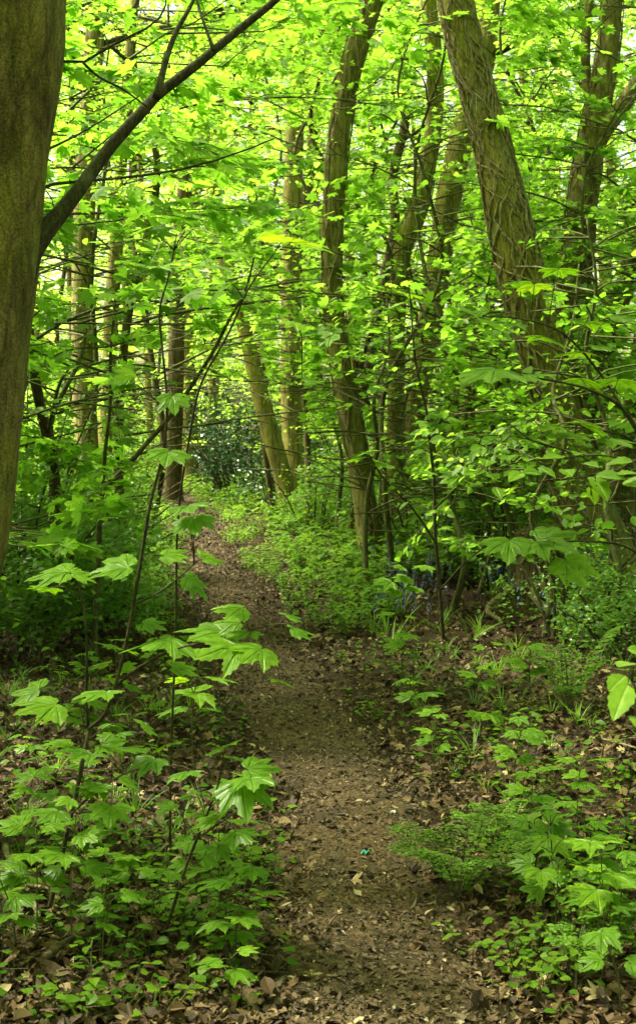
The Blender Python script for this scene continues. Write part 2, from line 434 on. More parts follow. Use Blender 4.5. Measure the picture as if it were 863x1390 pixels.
SYC_HI = fan([(1, 0), (0.90, 0.055), (0.885, 0.10), (0.80, 0.115), (0.79, 0.175), (0.70, 0.15), (0.62, 0.185), (0.55, 0.215),
              (0.575, 0.29), (0.64, 0.32), (0.63, 0.375), (0.71, 0.43), (0.70, 0.48), (0.80, 0.60), (0.66, 0.565), (0.62, 0.60), (0.545, 0.55),
              (0.49, 0.575), (0.42, 0.53), (0.335, 0.49), (0.29, 0.54), (0.30, 0.58), (0.215, 0.60), (0.20, 0.68), (0.10, 0.60), (0.03, 0.60),
              (-0.01, 0.50), (-0.09, 0.46), (-0.10, 0.36), (-0.16, 0.28), (-0.13, 0.12), (-0.03, 0.02)], {0, 13, 23})
def vary(tpl, seed, amt):
    r_ = np.random.default_rng(seed); v, t, e_ = tpl; v = v.copy()
    th = np.arctan2(v[:, 1], v[:, 0]); rr = 1 + amt * (np.sin(th * 3 + seed) * .5 + np.sin(th * 7 + seed * 2) * .3) + r_.normal(0, amt * .16, len(v)) * (1 - e_)
    v[:, 0] *= rr * r_.uniform(.88, 1.08); v[:, 1] *= rr * r_.uniform(.9, 1.12); v[:, 2] += r_.normal(0, .004, len(v)) + .04 * np.sin(v[:, 0] * 5 + seed) * np.abs(v[:, 1])
    return v, t, e_
SYC_VARS = [vary(SYC_HI, k + 1, .11) for k in range(9)]
SYC_MID = fan([(1, 0), (0.82, 0.17), (0.52, 0.18), (0.66, 0.36), (0.79, 0.60), (0.56, 0.57), (0.30, 0.43), (0.17, 0.68), (-0.05, 0.48), (-0.12, 0.16)],
              {0, 4, 7}, ring=False)
SYC_LO = fan([(1, 0), (0.52, 0.22), (0.78, 0.60), (0.28, 0.44), (0.08, 0.64), (-0.12, 0.2)], {0, 2, 4}, ring=False)

def ovate(n, wide=0.30, fold=0.08, base=0.0, droop=0.10, saw=False):
    """leaf with a midrib; n cross-sections"""
    xs = np.linspace(0, 1, n + 2)
    v = []; ve = []
    for i, x in enumerate(xs):
        wv = wide * (math.sin(PI * x ** 0.8)) ** 0.85 if 0 < x < 1 else 0
        if saw and 0 < x < 1: wv *= 1 + (0.10 if i % 2 else -0.06)
        z = -droop * x * x
        v.append((x, 0, z)); ve.append(1)
        if wv > 0:
            v.append((x, wv, z + fold * wv / wide)); ve.append(0)
            v.append((x, -wv, z + fold * wv / wide)); ve.append(0)
    t = []
    idx = lambda i: 0 if i == 0 else 1 + 3 * (i - 1)
    for i in range(n + 1):
        a = idx(i); b = idx(i + 1)
        if i == 0: t += [(a, b, b + 1), (a, b + 2, b)]
        elif i == n: t += [(a, b, a + 1), (a, a + 2, b)]
        else: t += [(a, b, b + 1), (a, b + 1, a + 1), (a, b + 2, b), (a, a + 2, b + 2)]
    return np.array(v, float), np.array(t), np.array(ve, float)
OV_HI = ovate(9, 0.31, 0.07, saw=True)
OV_MID = ovate(3, 0.31, 0.08)
OV_LO = ovate(1, 0.36, 0.08)
LANCE = ovate(3, 0.16, 0.05, droop=0.25)
BLADE = ovate(3, 0.02, 0.004, droop=0.45)
ROUND = ovate(3, 0.42, 0.06, droop=0.12)
HOLLY = ovate(4, 0.26, 0.12, saw=True)

# ------------------------------------------------------------------ sprays (a flat twig full of leaves)
def make_spray(rng, kind):
    """unit spray along +X, length 1. returns dict"""
    A = []; B = []; R = []; P = []; X = []; S = []
    if kind == 'syc': ns, pitch, ls, lr = 7, 0.115, 0.086, (0.28, 0.75)
    elif kind == 'coarse': ns, pitch, ls, lr = 3, 0.3, 0.36, (0.25, 0.6)
    else: ns, pitch, ls, lr = 8, 0.085, 0.095, (0.22, 0.62)
    m = 6
    ax = [np.array([0, 0, 0.0])]
    ang = 0; bow = rng.uniform(-0.3, 0.3)
    for i in range(m):
        ang += bow / m + rng.normal(0, 0.05)
        ax.append(ax[-1] + np.array([math.cos(ang), math.sin(ang), 0.10 - 0.32 * i / m + rng.normal(0, 0.03)]) / m)
    ax = np.array(ax)
    for i in range(m): A.append(ax[i]); B.append(ax[i + 1]); R.append(0.0055 * (1 - i / m * 0.7))
    side = 1
    for k in range(ns):
        t = 0.12 + 0.8 * k / ns + rng.uniform(-0.03, 0.03)
        f = t * m; i = int(f); p = ax[i] + (ax[min(i + 1, m)] - ax[i]) * (f - i)
        L = rng.uniform(*lr) * (1.05 - 0.75 * t)
        sides = (1, -1) if kind == 'syc' else (side,)
        for sd_ in sides:
            a = sd_ * rng.uniform(0.6, 1.0); q = p.copy(); dz = rng.uniform(-0.12, 0.15)
            nn = max(1, int(L / pitch)); prev = q.copy()
            for j in range(nn):
                a *= 0.93
                q = prev + np.array([math.cos(a), math.sin(a), dz - 0.07 * j]) * pitch
                A.append(prev); B.append(q); R.append(0.0028)
                both = (1, -1) if kind == 'syc' else ((1,) if j % 2 else (-1,))
                for b in both:
                    la = a + b * rng.uniform(0.5, 1.1)
                    P.append(q); X.append([math.cos(la), math.sin(la), rng.normal(-0.18, 0.2)]); S.append(ls * rng.uniform(0.6, 1.2))
                prev = q
            P.append(prev); X.append([math.cos(a), math.sin(a), rng.normal(-0.2, 0.2)]); S.append(ls * rng.uniform(0.8, 1.25))
        side = -side
    P.append(ax[-1]); X.append([math.cos(ang), math.sin(ang), -0.25]); S.append(ls)
    P = np.array(P); X = nrm(np.array(X)); S = np.array(S)
    N = nrm(np.array([0, 0, 1.0]) + rng.normal(0, 0.45, P.shape))
    if kind != 'coarse':
        pet = 0.35 if kind == 'syc' else 0.08
        P2 = P + X * (S * pet)[:, None]
        for a, b in zip(P, P2): A.append(a); B.append(b); R.append(0.0014)
        P = P2
    return dict(A=np.array(A), B=np.array(B), R=np.array(R), P=P, X=X, N=N, S=S)

_r = np.random.default_rng(5)
SPRAY = {k: [make_spray(_r, k) for _ in range(10)] for k in ('syc', 'horn', 'coarse')}

# clear lines of sight to the main trunks, as in the photograph: (px0,py0,px1,py1,radius px, depth, probability)
CLEAR = [
    (617, 0, 650, 130, 42, 10.6, .97), (650, 130, 678, 260, 42, 10.6, .97), (678, 260, 705, 385, 42, 10.6, .93), (705, 385, 735, 480, 32, 10.6, .5),
    
    (505, 0, 462, 180, 24, 13.4, .80), (462, 180, 450, 330, 26, 13.4, .88), (450, 330, 462, 520, 24, 13.4, .75), (480, 580, 505, 790, 30, 13.4, .97),
    (582, 0, 590, 120, 22, 15.6, .88), (590, 120, 545, 330, 22, 15.6, .88), (545, 330, 536, 560, 25, 15.6, .7), (536, 560, 535, 720, 25, 15.6, .75),
    (665, 0, 605, 270, 27, 16.6, .8), (605, 270, 562, 560, 28, 16.6, .82),
    (825, 0, 815, 130, 30, 12.6, .9), (815, 130, 788, 250, 32, 12.6, .92), (788, 250, 782, 380, 32, 12.6, .85), (863, 120, 800, 210, 22, 12.6, .85),
    (395, 190, 397, 600, 20, 20.6, .72), (328, 440, 385, 655, 20, 18.6, .85), (236, 470, 236, 690, 24, 26.4, .97), (240, 420, 236, 470, 18, 26.4, .7),
    (115, 270, 116, 470, 22, 14.6, .85), (150, 330, 145, 600, 14, 15.6, .6), (116, 470, 118, 600, 20, 14.6, .6),
    (545, 170, 490, 540, 12, 17.6, .65), (45, 335, 210, 130, 26, 4.6, .9), (210, 130, 375, 0, 24, 4.6, .9),
    (262, 700, 300, 800, 44, 16, .97), (300, 800, 400, 1000, 66, 11, .97), (420, 1000, 520, 1390, 130, 9, .97), (290, 640, 330, 690, 50, 22, .7),
    (350, 600, 430, 640, 45, 15, .6), (310, 560, 340, 640, 40, 18, .6),
    (640, 430, 632, 560, 12, 21.6, .6), (850, 620, 850, 740, 30, 13.2, .7), (730, 730, 735, 830, 40, 10.6, .7),
    (395, 690, 440, 780, 45, 12.5, .8), (660, 690, 700, 760, 30, 13, .6),
]
def clear_keep(P, rng):
    px, py, f = proj(P)
    keep = np.ones(len(P), bool)
    for (x0, y0, x1, y1, r, dep, pr) in CLEAR:
        dx, dy = x1 - x0, y1 - y0; L2 = dx * dx + dy * dy + 1e-6
        t = np.clip(((px - x0) * dx + (py - y0) * dy) / L2, 0, 1)
        dd = np.hypot(px - x0 - t * dx, py - y0 - t * dy)
        pr = 1 - (1 - pr) * 0.55; hit = (dd < r) & (P[:, 1] < dep) & (f > 0)
        keep &= ~(hit & (rng.random(len(P)) < pr))
    return keep

LEAFCOUNT = {'n': 0}
def place_sprays(mbL, mbT, C, yaw, tilt, scale, kind, rng, tone=0.5, spread=0.3, lod=None):
    """sprays at C (n,3)"""
    C = np.asarray(C, float).reshape(-1, 3); n = len(C)
    if n == 0: return
    yaw = np.broadcast_to(yaw, (n,)); tilt = np.broadcast_to(tilt, (n,)); scale = np.broadcast_to(scale, (n,))
    inv = (np.abs(C[:, 0]) < 0.28 * C[:, 1] + 1.8) & (C[:, 1] > 1.2) & (C[:, 2] < 2.6 + 0.34 * C[:, 1])
    pick = rng.integers(0, 10, n)
    far = C[:, 1] > 13 if lod is None else np.full(n, lod)
    # no branches in the corridor over the path or right at the lens
    cor = (np.abs(C[:, 0] - path_x(C[:, 1])) < 0.75) & (C[:, 2] < 2.3) & (C[:, 1] < 24)
    lens = (C[:, 1] < 3.4) & (C[:, 1] > -1) & (np.abs(C[:, 0]) < 2.0) & (C[:, 2] < 3.2)
    ok = ~(cor | lens)
    for vis in (True, False):
        kk = kind if vis else 'coarse'
        for v in range(10):
            for fr in ((False, True) if vis else (True,)):
                sel = ok & (pick == v) & (inv == vis)
                if vis: sel &= (far == fr)
                idx = np.nonzero(sel)[0]
                if len(idx) == 0: continue
                sp = SPRAY[kk][v]
                cyw, syw = np.cos(yaw[idx]), np.sin(yaw[idx]); ct, st = np.cos(tilt[idx]), np.sin(tilt[idx])
                Rm = np.zeros((len(idx), 3, 3))
                # yaw * pitch(tilt up)
                Rm[:, 0, 0] = cyw * ct; Rm[:, 0, 1] = -syw; Rm[:, 0, 2] = -cyw * st
                Rm[:, 1, 0] = syw * ct; Rm[:, 1, 1] = cyw; Rm[:, 1, 2] = -syw * st
                Rm[:, 2, 0] = st; Rm[:, 2, 2] = ct
                tr = lambda a: np.einsum('nij,kj->nki', Rm, a)
                s_ = scale[idx][:, None, None]
                P = (C[idx][:, None] + tr(sp['P']) * s_).reshape(-1, 3)
                X = tr(sp['X']).reshape(-1, 3); N = tr(sp['N']).reshape(-1, 3)
                N = N + rng.normal(0, 0.15, N.shape)
                S = (sp['S'][None] * scale[idx][:, None]).reshape(-1) * rng.uniform(0.85, 1.15, len(P))
                keep = clear_keep(P, rng) if vis else np.ones(len(P), bool)
                keep &= P[:, 2] > gz(P[:, 0], P[:, 1]) + 0.03
                keep &= ~((np.abs(P[:, 0] - path_x(P[:, 1])) < 0.85) & (P[:, 2] < 1.9) & (P[:, 1] < 24))
                P, X, N, S = P[keep], X[keep], N[keep], S[keep]
                if kk == 'syc': tp = SYC_LO if fr else SYC_MID
                elif kk == 'horn': tp = OV_LO if fr else OV_MID
                else: tp = OV_LO
                rn = np.clip(tone + rng.normal(0, spread, len(P)), 0, 1)
                mbL.leaves(tp, P, X, N, S, rn)
                LEAFCOUNT['n'] += len(P)
                if vis and mbT is not None:
                    A = (C[idx][:, None] + tr(sp['A']) * s_).reshape(-1, 3); B = (C[idx][:, None] + tr(sp['B']) * s_).reshape(-1, 3)
                    R = np.tile(sp['R'], len(idx)) * np.repeat(scale[idx], len(sp['R']))
                    k2 = clear_keep(B, rng)
                    if fr: k2 &= R > 0.002
                    mbT.segs(A[k2], B[k2], R[k2], R[k2] * 0.7)

def limb_path(p0, az, length, rise, rng, n=6, droop=0.0):
    pts = [np.array(p0, float)]; a = az; sl_ = rise
    for i in range(n):
        a += rng.normal(0, 0.16)
        sl_ = rise * (1 - i / n * 0.9) - droop * i / n + rng.normal(0, 0.07)
        pts.append(pts[-1] + np.array([math.cos(a), math.sin(a), sl_]) * length / n)
    return np.array(pts)

def dress(mbL, mbT, path, r0, kind, rng, step=0.42, sc_=(0.6, 0.95), tone=0.5, t0=0.2, seg=5, spread=0.3, bl=(0.1, 0.6)):
    """tube along a limb and sprays on both sides of it"""
    n = len(path)
    L = np.linalg.norm(np.diff(path, axis=0), axis=1).sum()
    Q = spline(path, max(6, int(L / 0.25)))
    mbT.tube(Q, np.linspace(r0, max(0.004, r0 * 0.25), len(Q)), seg)
    ts = np.arange(t0, 1.0, step / max(L, 0.3))
    C = []; Y = []; Ti = []; S = []; A = []; B = []
    side = 1
    for t in ts:
        f = t * (len(Q) - 1); i = int(f); p = Q[i]
        d = Q[min(i + 1, len(Q) - 1)] - Q[max(i - 1, 0)]; yaw = math.atan2(d[1], d[0])
        ya = yaw + side * rng.uniform(0.5, 1.2); l = rng.uniform(*bl)
        c = p + np.array([math.cos(ya), math.sin(ya), rng.uniform(-0.15, 0.25)]) * l
        A.append(p); B.append(c); C.append(c); Y.append(ya - side * 0.15); Ti.append(rng.normal(0.02, 0.26)); S.append(rng.uniform(*sc_))
        side = -side
    C.append(Q[-1]); Y.append(yaw if len(ts) else 0.0); Ti.append(0.0); S.append(sc_[1])
    if A: mbT.segs(A, B, np.full(len(A), 0.007), np.full(len(A), 0.005), 4)
    place_sprays(mbL, mbT, C, np.array(Y), np.array(Ti), np.array(S), kind, rng, tone, spread)

# ------------------------------------------------------------------ ground and path
def build_ground():
    ys = np.concatenate([np.linspace(-150, -8, 12)[:-1], np.linspace(-8, 3, 23)[:-1], np.linspace(3, 11, 200)[:-1], np.linspace(11, 40, 120)[:-1], np.linspace(40, 400, 20)])
    xs = np.concatenate([np.linspace(-250, -12, 10)[:-1], np.linspace(-12, -4, 30)[:-1], np.linspace(-4, 4, 200)[:-1], np.linspace(4, 12, 30)[:-1], np.linspace(12, 250, 10)])
    X, Y = np.meshgrid(xs, ys)
    Z = gz(X, Y)
    near = (np.abs(X) < 6) & (Y > 2) & (Y < 14)
    rg = np.random.default_rng(1)
    Z = Z + np.where(near, rg.normal(0, 0.007, Z.shape), 0)
    V = np.stack([X, Y, Z], -1).reshape(-1, 3)
    ny, nx = X.shape
    i = np.arange(ny - 1)[:, None] * nx + np.arange(nx - 1)[None]
    q = np.stack([i, i + 1, i + nx + 1, i + nx], -1).reshape(-1, 4)
    mb = MB(); mb.add(V, None, q)
    o = mb.build('ground', M['soil'], smooth=True); o['kind'] = 'structure'
    # the trodden path: a strip a little above the soil with ragged edges
    yy = np.concatenate([np.linspace(-5, 3, 20)[:-1], np.linspace(3, 12, 260)[:-1], np.linspace(12, 44, 240)])
    k = 13
    cx = path_x(yy)
    hw = np.interp(yy, [0, 4, 6, 9, 12, 16, 22, 44], [.36, .34, .31, .29, .27, .26, .26, .28])
    el = np.array([mnoise.noise(Vector((0.0, y * 1.7, 3.0))) * 0.09 + mnoise.noise(Vector((5.0, y * 8, 3.0))) * 0.05 for y in yy])
    er = np.array([mnoise.noise(Vector((9.0, y * 1.9, 1.0))) * 0.09 + mnoise.noise(Vector((2.0, y * 8, 1.0))) * 0.05 for y in yy])
    u = np.linspace(-1, 1, k)
    XX = cx[:, None] + np.where(u[None] < 0, u[None] * (hw + el)[:, None], u[None] * (hw + er)[:, None])
    YY = yy[:, None] + 0 * XX
    ZZ = gz(XX, YY) + 0.022 - 0.03 * np.abs(u[None]) ** 4 + rg.normal(0, 0.004, XX.shape)
    V = np.stack([XX, YY, ZZ], -1).reshape(-1, 3)
    i = np.arange(len(yy) - 1)[:, None] * k + np.arange(k - 1)[None]
    q = np.stack([i, i + 1, i + k + 1, i + k], -1).reshape(-1, 4)
    mb = MB(); mb.add(V, None, q)
    o = mb.build('path', M['path'], smooth=True); o['kind'] = 'structure'
build_ground()

def scatter_xy(rng, n, y0, y1, xm=0.27, xa=0.8, pw=1.0):
    """points in the widened view wedge, denser near"""
    y = y0 + (y1 - y0) * rng.random(n) ** pw
    x = rng.uniform(-1, 1, n) * (xm * y + xa)
    return x, y

def build_litter():
    rng = np.random.default_rng(11)
    mb = MB()
    n = 72000
    x, y = scatter_xy(rng, n, 3.0, 24.0, pw=1.8)
    dp = np.abs(x - path_x(y))
    keep = rng.random(n) < np.interp(dp + rng.normal(0, .05, n), [0, .14, .26, .42], [.07, .14, .6, 1.0])
    x, y = x[keep], y[keep]; n = len(x)
    z = gz(x, y) + 0.012 + rng.random(n) * 0.018
    a = rng.uniform(0, 2 * PI, n); el = rng.normal(0, 0.3, n)
    X = np.stack([np.cos(a), np.sin(a), el], -1)
    N = nrm(np.array([0, 0, 1.0]) + rng.normal(0, 0.45, (n, 3)))
    S = 0.012 + rng.gamma(2.2, 0.0085, n).clip(0, .05)
    rn = np.clip(rng.beta(2, 2.6, n) + (rng.random(n) < 0.04) * 0.5, 0, 1)
    curl = np.stack([rng.normal(0.3, 0.5, n), rng.normal(0.25, 0.35, n), rng.normal(0, 0.6, n)], -1)
    h = n // 2
    P = np.stack([x, y, z], -1)
    mb.leaves(OV_MID, P[:h], X[:h], N[:h], S[:h], rn[:h], curl[:h])
    mb.leaves(SYC_MID, P[h:], X[h:], N[h:], S[h:] * 0.8, rn[h:], curl[h:] * 0.7)
    # fine twigs in the litter
    m = 1500
    x, y = scatter_xy(rng, m, 3.2, 11.0, pw=1.3)
    a = rng.uniform(0, PI, m); l = rng.uniform(0.03, 0.2, m) * np.where(np.abs(x - path_x(y)) < .4, .35, 1)
    d = np.stack([np.cos(a), np.sin(a), rng.normal(0, 0.06, m)], -1) * l[:, None]
    P = np.stack([x, y, gz(x, y) + 0.032], -1)
    mb.segs(P, P + d, rng.uniform(0.001, 0.0032, m), 0.001)
    o = mb.build('leaf_litter', M['litter']); tag(o, 'brown dead leaves and fine twigs covering the forest floor', 'leaf litter', kind='stuff')
    # crumbs of bark, chips and leaf bits on the path
    mb = MB(); n = 34000
    y = 3.1 + 24 * rng.random(n) ** 1.9
    x = path_x(y) + rng.normal(0, 0.2, n)
    z = gz(x, y) + 0.024 + rng.random(n) * 0.006
    a = rng.uniform(0, 2 * PI, n)
    X = np.stack([np.cos(a), np.sin(a), rng.normal(0, 0.25, n)], -1)
    N = nrm(np.array([0, 0, 1.0]) + rng.normal(0, 0.4, (n, 3)))
    S = (rng.gamma(1.5, 0.0058, n) + 0.004).clip(0, .04) * np.interp(y, [6, 20], [1, 2.0])
    rn = np.clip(rng.beta(1.8, 3, n) + (rng.random(n) < 0.03) * 0.6, 0, 1)
    P = np.stack([x, y, z], -1); h = n // 2
    curl = np.stack([rng.normal(0.2, 0.4, n), rng.normal(0.2, 0.3, n), rng.normal(0, 0.4, n)], -1)
    mb.leaves(OV_LO, P[:h], X[:h], N[:h], S[:h], rn[:h], curl[:h])
    mb.leaves(LANCE, P[h:], X[h:], N[h:], S[h:] * 1.3, rn[h:], curl[h:])
    o = mb.build('path_debris', M['chips']); tag(o, 'crumbled leaves, bark and chips trodden into the path', 'debris', kind='stuff')
build_litter()

# ------------------------------------------------------------------ trunks
def bark_disp(seed, amt=0.05, ribs=0.0, low=0.06, knots=()):
    def f(n, seg, P, th):
        out = np.ones((n, seg))
        for (kz, kt, kr, ka) in knots:      # healed branch scars: a raised ring round a dimple
            dth = (th[None] - kt + PI) % (2 * PI) - PI
            q = np.sqrt((P[:, 2:3] - kz) ** 2 + (0.2 * dth) ** 2) / kr
            out += ka * (np.exp(-(q - 1) ** 2 * 4) - 0.7 * np.exp(-q ** 2 * 6))
        for i in range(n):
            for j in range(seg):
                c, s_ = math.cos(th[j]), math.sin(th[j])
                a = mnoise.noise(Vector((c * 1.2 + seed, s_ * 1.2, P[i][2] * 1.3)))
                b = mnoise.noise(Vector((c * 5 + seed, s_ * 5, P[i][2] * 3.0)))
                out[i, j] = 1 + low * a * 2 + amt * b
        if ribs:
            out += ribs * np.cos(th * 5 + seed)[None] * np.linspace(1, 0.1, n)[:, None] ** 2
        return out
    return f

def vines_on(Q, R, A, B, n, rng, parent, base, r=(0.008, 0.018), z1=0.95):
    """ivy stems climbing the trunk, each its own mesh"""
    m = len(Q)
    for k in range(n):
        th = rng.uniform(0, 2 * PI); drift = rng.normal(0, 0.03)
        i0 = int(rng.uniform(0, 0.35) * m) if k % 2 else 0
        i1 = int(rng.uniform(0.6, z1) * m)
        pts = []
        for i in range(i0, i1, 1):
            th += drift + rng.normal(0, 0.10)
            rr = R[i] * 1.05 + 0.005
            pts.append(Q[i] + rr * (math.cos(th) * A[i] + math.sin(th) * B[i]))
            if rng.random() < 0.06: drift = rng.normal(0, 0.10)
        if len(pts) < 4: continue
        mb = MB(); mb.tube(np.array(pts), np.linspace(rng.uniform(*r), 0.004, len(pts)), 6)
        # rootlets branching off
        for i in range(3, len(pts) - 6, 7):
            tt = th; sgn = rng.choice((-1, 1)); i_abs = i0 + i
            v = pts[i] - Q[i_abs]; t0 = math.atan2(v @ B[i_abs], v @ A[i_abs])
            q = []
            for j in range(6):
                ii = min(i_abs + j, m - 1); t0 += sgn * rng.uniform(0.05, 0.22)
                q.append(Q[ii] + (R[ii] * 1.04 + 0.003) * (math.cos(t0) * A[ii] + math.sin(t0) * B[ii]))
            mb.tube(np.array(q), np.linspace(0.0055, 0.002, 6), 4)
        mb.build('ivy_stem', M['vine'], parent, base, smooth=True)

TREES = {}
def tree(name, label, cpts, d, wpx, mat, top=9.0, flare=1.25, seg=18, vines=0, seed=0, limbs=6, kind='horn', tone=0.5, reach=3.0,
         disp=0.05, ribs=0.0, low=0.06, taper_top=0.5, group=None, branches=(), crown_z=4.2, cat='tree', knots=(), res=0.07, dy=0.0):
    """cpts: photo pixels from the top down; trunk stands at ground distance d"""
    rng = np.random.default_rng(1000 + seed)
    pts = [W(px, py, d + dy * (1 - i / max(1, len(cpts) - 1))) for i, (px, py) in enumerate(cpts)]
    rad = [w_ / 2 * d / FPX for w_ in (wpx if hasattr(wpx, '__len__') else [wpx] * len(cpts))]
    bx, by = pts[-1][0], pts[-1][1]
    dirb = pts[-1] - pts[-2]; dirb = dirb / abs(dirb[2])
    gb = float(gz(bx, by))
    if pts[-1][2] > gb + 0.05:
        hgt = pts[-1][2] - gb
        e = pts[-1] + dirb * hgt * 0.7; bx = e[0]
        gb = float(gz(bx, by))
        pts.append(np.array([bx, by, gb + 0.0])); rad.append(rad[-1] * flare)
    else:
        pts[-1][2] = gb; rad[-1] *= flare
    base = np.array([bx, by, gb])
    pts.append(base + np.array([0, 0, -0.15])); rad.append(rad[-1] * 1.12)
    # upward beyond the frame
    dt = pts[0] - pts[1]; dt = dt / max(np.linalg.norm(dt), 1e-6); dt[2] = max(dt[2], 0.6); dt = dt / np.linalg.norm(dt)
    P = list(pts); Rr = list(rad)
    z = P[0][2]
    while z < top:
        P.insert(0, P[0] + dt * 1.2 + rng.normal(0, 0.05, 3)); Rr.insert(0, Rr[0] * 0.87); z = P[0][2]
        dt = nrm(dt + np.array([rng.normal(0, 0.06), rng.normal(0, 0.06), 0.12]))
    P = np.array(P[::-1]); Rr = np.array(Rr[::-1])
    L = np.linalg.norm(np.diff(P, axis=0), axis=1).sum()
    n = int(min(320, max(24, L / res)))
    Q = spline(P, n)
    tt = np.linspace(0, len(P) - 1, n)
    R = np.interp(tt, np.arange(len(P)), Rr)
    e = empty(name, base, label, cat, group)
    mb = MB()
    _, A, B = mb.tube(Q, R, seg, bark_disp(seed * 7.3, disp, ribs, low, knots))
    mb.build('trunk', mat, e, base, smooth=True)
    # explicit branches given in pixels
    for (bp, bw, bd) in branches:
        q = np.array([W(px, py, d + bd * i / max(1, len(bp) - 1)) for i, (px, py) in enumerate(bp)])
        qs = spline(q, max(10, int(np.linalg.norm(np.diff(q, axis=0), axis=1).sum() / 0.08)))
        rr = np.interp(np.linspace(0, len(q) - 1, len(qs)), np.arange(len(q)), [w_ / 2 * d / FPX for w_ in bw])
        mb = MB(); mb.tube(qs, rr, 10, bark_disp(seed + 3.3, 0.05, 0, 0.08)); mb.build('branch', M['twig'] if mat is M['barkL'] else mat, e, base, smooth=True)
    if vines: vines_on(Q, R, A, B, vines, rng, e, base)
    # crown
    mbL = MB(); mbT = MB()
    for k in range(limbs):
        zt = rng.uniform(crown_z, top - 0.3)
        i = int(np.argmin(np.abs(Q[:, 2] - zt)))
        az = k * 2.399 + seed + rng.normal(0, 0.3)
        lp = limb_path(Q[i], az, reach * rng.uniform(0.6, 1.1), rng.uniform(0.15, 0.55), rng)
        dress(mbL, mbT, lp, max(0.018, R[i] * 0.4), kind, rng, 0.40, (0.7, 1.1) if kind == 'syc' else (0.6, 0.95), tone, 0.2, 6)
        for j in range(2):   # forks
            q = lp[2 + j * 2]
            az2 = az + rng.choice((-1, 1)) * rng.uniform(0.5, 0.9)
            lp2 = limb_path(q, az2, reach * 0.5, 0.25, rng, 4)
            dress(mbL, mbT, lp2, max(0.012, R[i] * 0.22), kind, rng, 0.40, (0.7, 1.0) if kind == 'syc' else (0.6, 0.9), tone, 0.2, 5)
    if mbT.n: mbT.build('limbs', M['twig'], e, base, smooth=True)
    if mbL.n: mbL.build('crown', M['syc'] if kind == 'syc' else M['horn'], e, base)
    TREES[name + str(seed)] = (e, Q, R)
    return e, Q, R, base

# big smooth trunk at the left edge with the long dark branch
tree('sycamore_tree', 'large smooth mossy trunk cut by the left edge with a long dark rising branch',
     [(2, -60), (-3, 60), (-18, 200), (-26, 330), (-34, 450), (-42, 580), (-54, 700), (-80, 820), (-100, 1000)], 4.7,
     [172, 170, 158, 158, 148, 142, 138, 142, 150], M['barkL'], 9.5, 1.5, 72, res=0.035, knots=[(2.95, a_, .05, 0.18) for a_ in (0.3, 2.1, 3.9, 5.3)] + [(2.45, a_, .04, 0.14) for a_ in (0.9, 2.9, 4.6)] + [(2.1, a_, .055, 0.20) for a_ in (0.1, 1.8, 3.4, 5.0)] + [(1.6, a_, .035, 0.14) for a_ in (1.2, 2.4, 4.2, 5.8)] + [(1.25, a_, .045, 0.13) for a_ in (0.5, 3.0, 4.8)], seed=1, limbs=5, kind='syc', reach=3.4, disp=0.055, low=0.05, crown_z=3.8,
     branches=[([(20, 380), (48, 332), (100, 268), (150, 200), (195, 150), (215, 128), (262, 92), (310, 52), (372, 2), (430, -50), (520, -120)],
                [52, 30, 20, 18, 17, 17, 15, 13, 11, 9, 5], 0.5),
               ([(213, 132), (222, 95), (236, 50), (258, 10), (275, -30)], [12, 9, 8, 6, 4], 0.25),
               ([(290, 68), (280, 40), (270, 10), (262, -20)], [6, 4, 4, 3], 0.15),
               ([(60, 82), (78, 82), (115, 84), (150, 62), (200, 38), (222, 16), (226, -10)], [6, 4.5, 4, 4, 3, 3, 2], 0.2),
               ([(112, 84), (135, 105), (165, 120), (200, 145)], [4, 3.5, 3, 2], 0.1),
               ([(40, 275), (52, 262), (62, 252), (100, 247), (150, 243), (210, 236), (268, 225), (330, 205), (372, 188)], [6, 5, 5, 4, 4, 3.5, 3, 2.5, 2], 0.3),
               ([(30, 215), (60, 205), (120, 175), (190, 130)], [5, 4, 3, 2], 0.3)])
# the ivy-laced leaning tree on the right
tree('ash_tree', 'leaning greenish trunk laced with ivy stems right of centre', 
     [(598, -70), (617, 0), (633, 70), (650, 135), (668, 200), (682, 262), (697, 330), (714, 400), (742, 500), (768, 600), (795, 690), (822, 775), (838, 830)], 10.9,
     [42, 45, 44, 44, 48, 52, 57, 60, 62, 68, 80, 104, 140], M['bark'], 10.5, 1.35, 36, vines=22, seed=2, limbs=5, kind='syc', reach=3.6, disp=0.05, ribs=0.06, low=0.07, crown_z=5.2,
     branches=[([(652, 160), (648, 100), (636, 40), (625, -10), (612, -60)], [22, 20, 18, 16, 14], 0.2)])
# forked rough tree at the upper right
tree('oak_tree', 'rough forked trunk in the upper right corner with a limb reaching to the right edge',
     [(832, -60), (828, 30), (820, 100), (806, 170), (794, 240), (786, 310), (780, 380), (776, 520), (774, 640), (776, 740)], 13.2,
     [26, 29, 31, 35, 38, 40, 42, 45, 50, 58], M['rough'], 10.0, 1.3, 30, vines=9, seed=3, limbs=5, kind='horn', reach=3.4, disp=0.10, low=0.08, crown_z=5.2,
     branches=[([(800, 210), (818, 178), (840, 150), (866, 112), (910, 60), (960, 10)], [30, 26, 24, 22, 18, 14], -0.3),
               ([(803, 190), (800, 140), (794, 90), (796, 30), (806, -40)], [20, 16, 14, 13, 12], 0.3)])
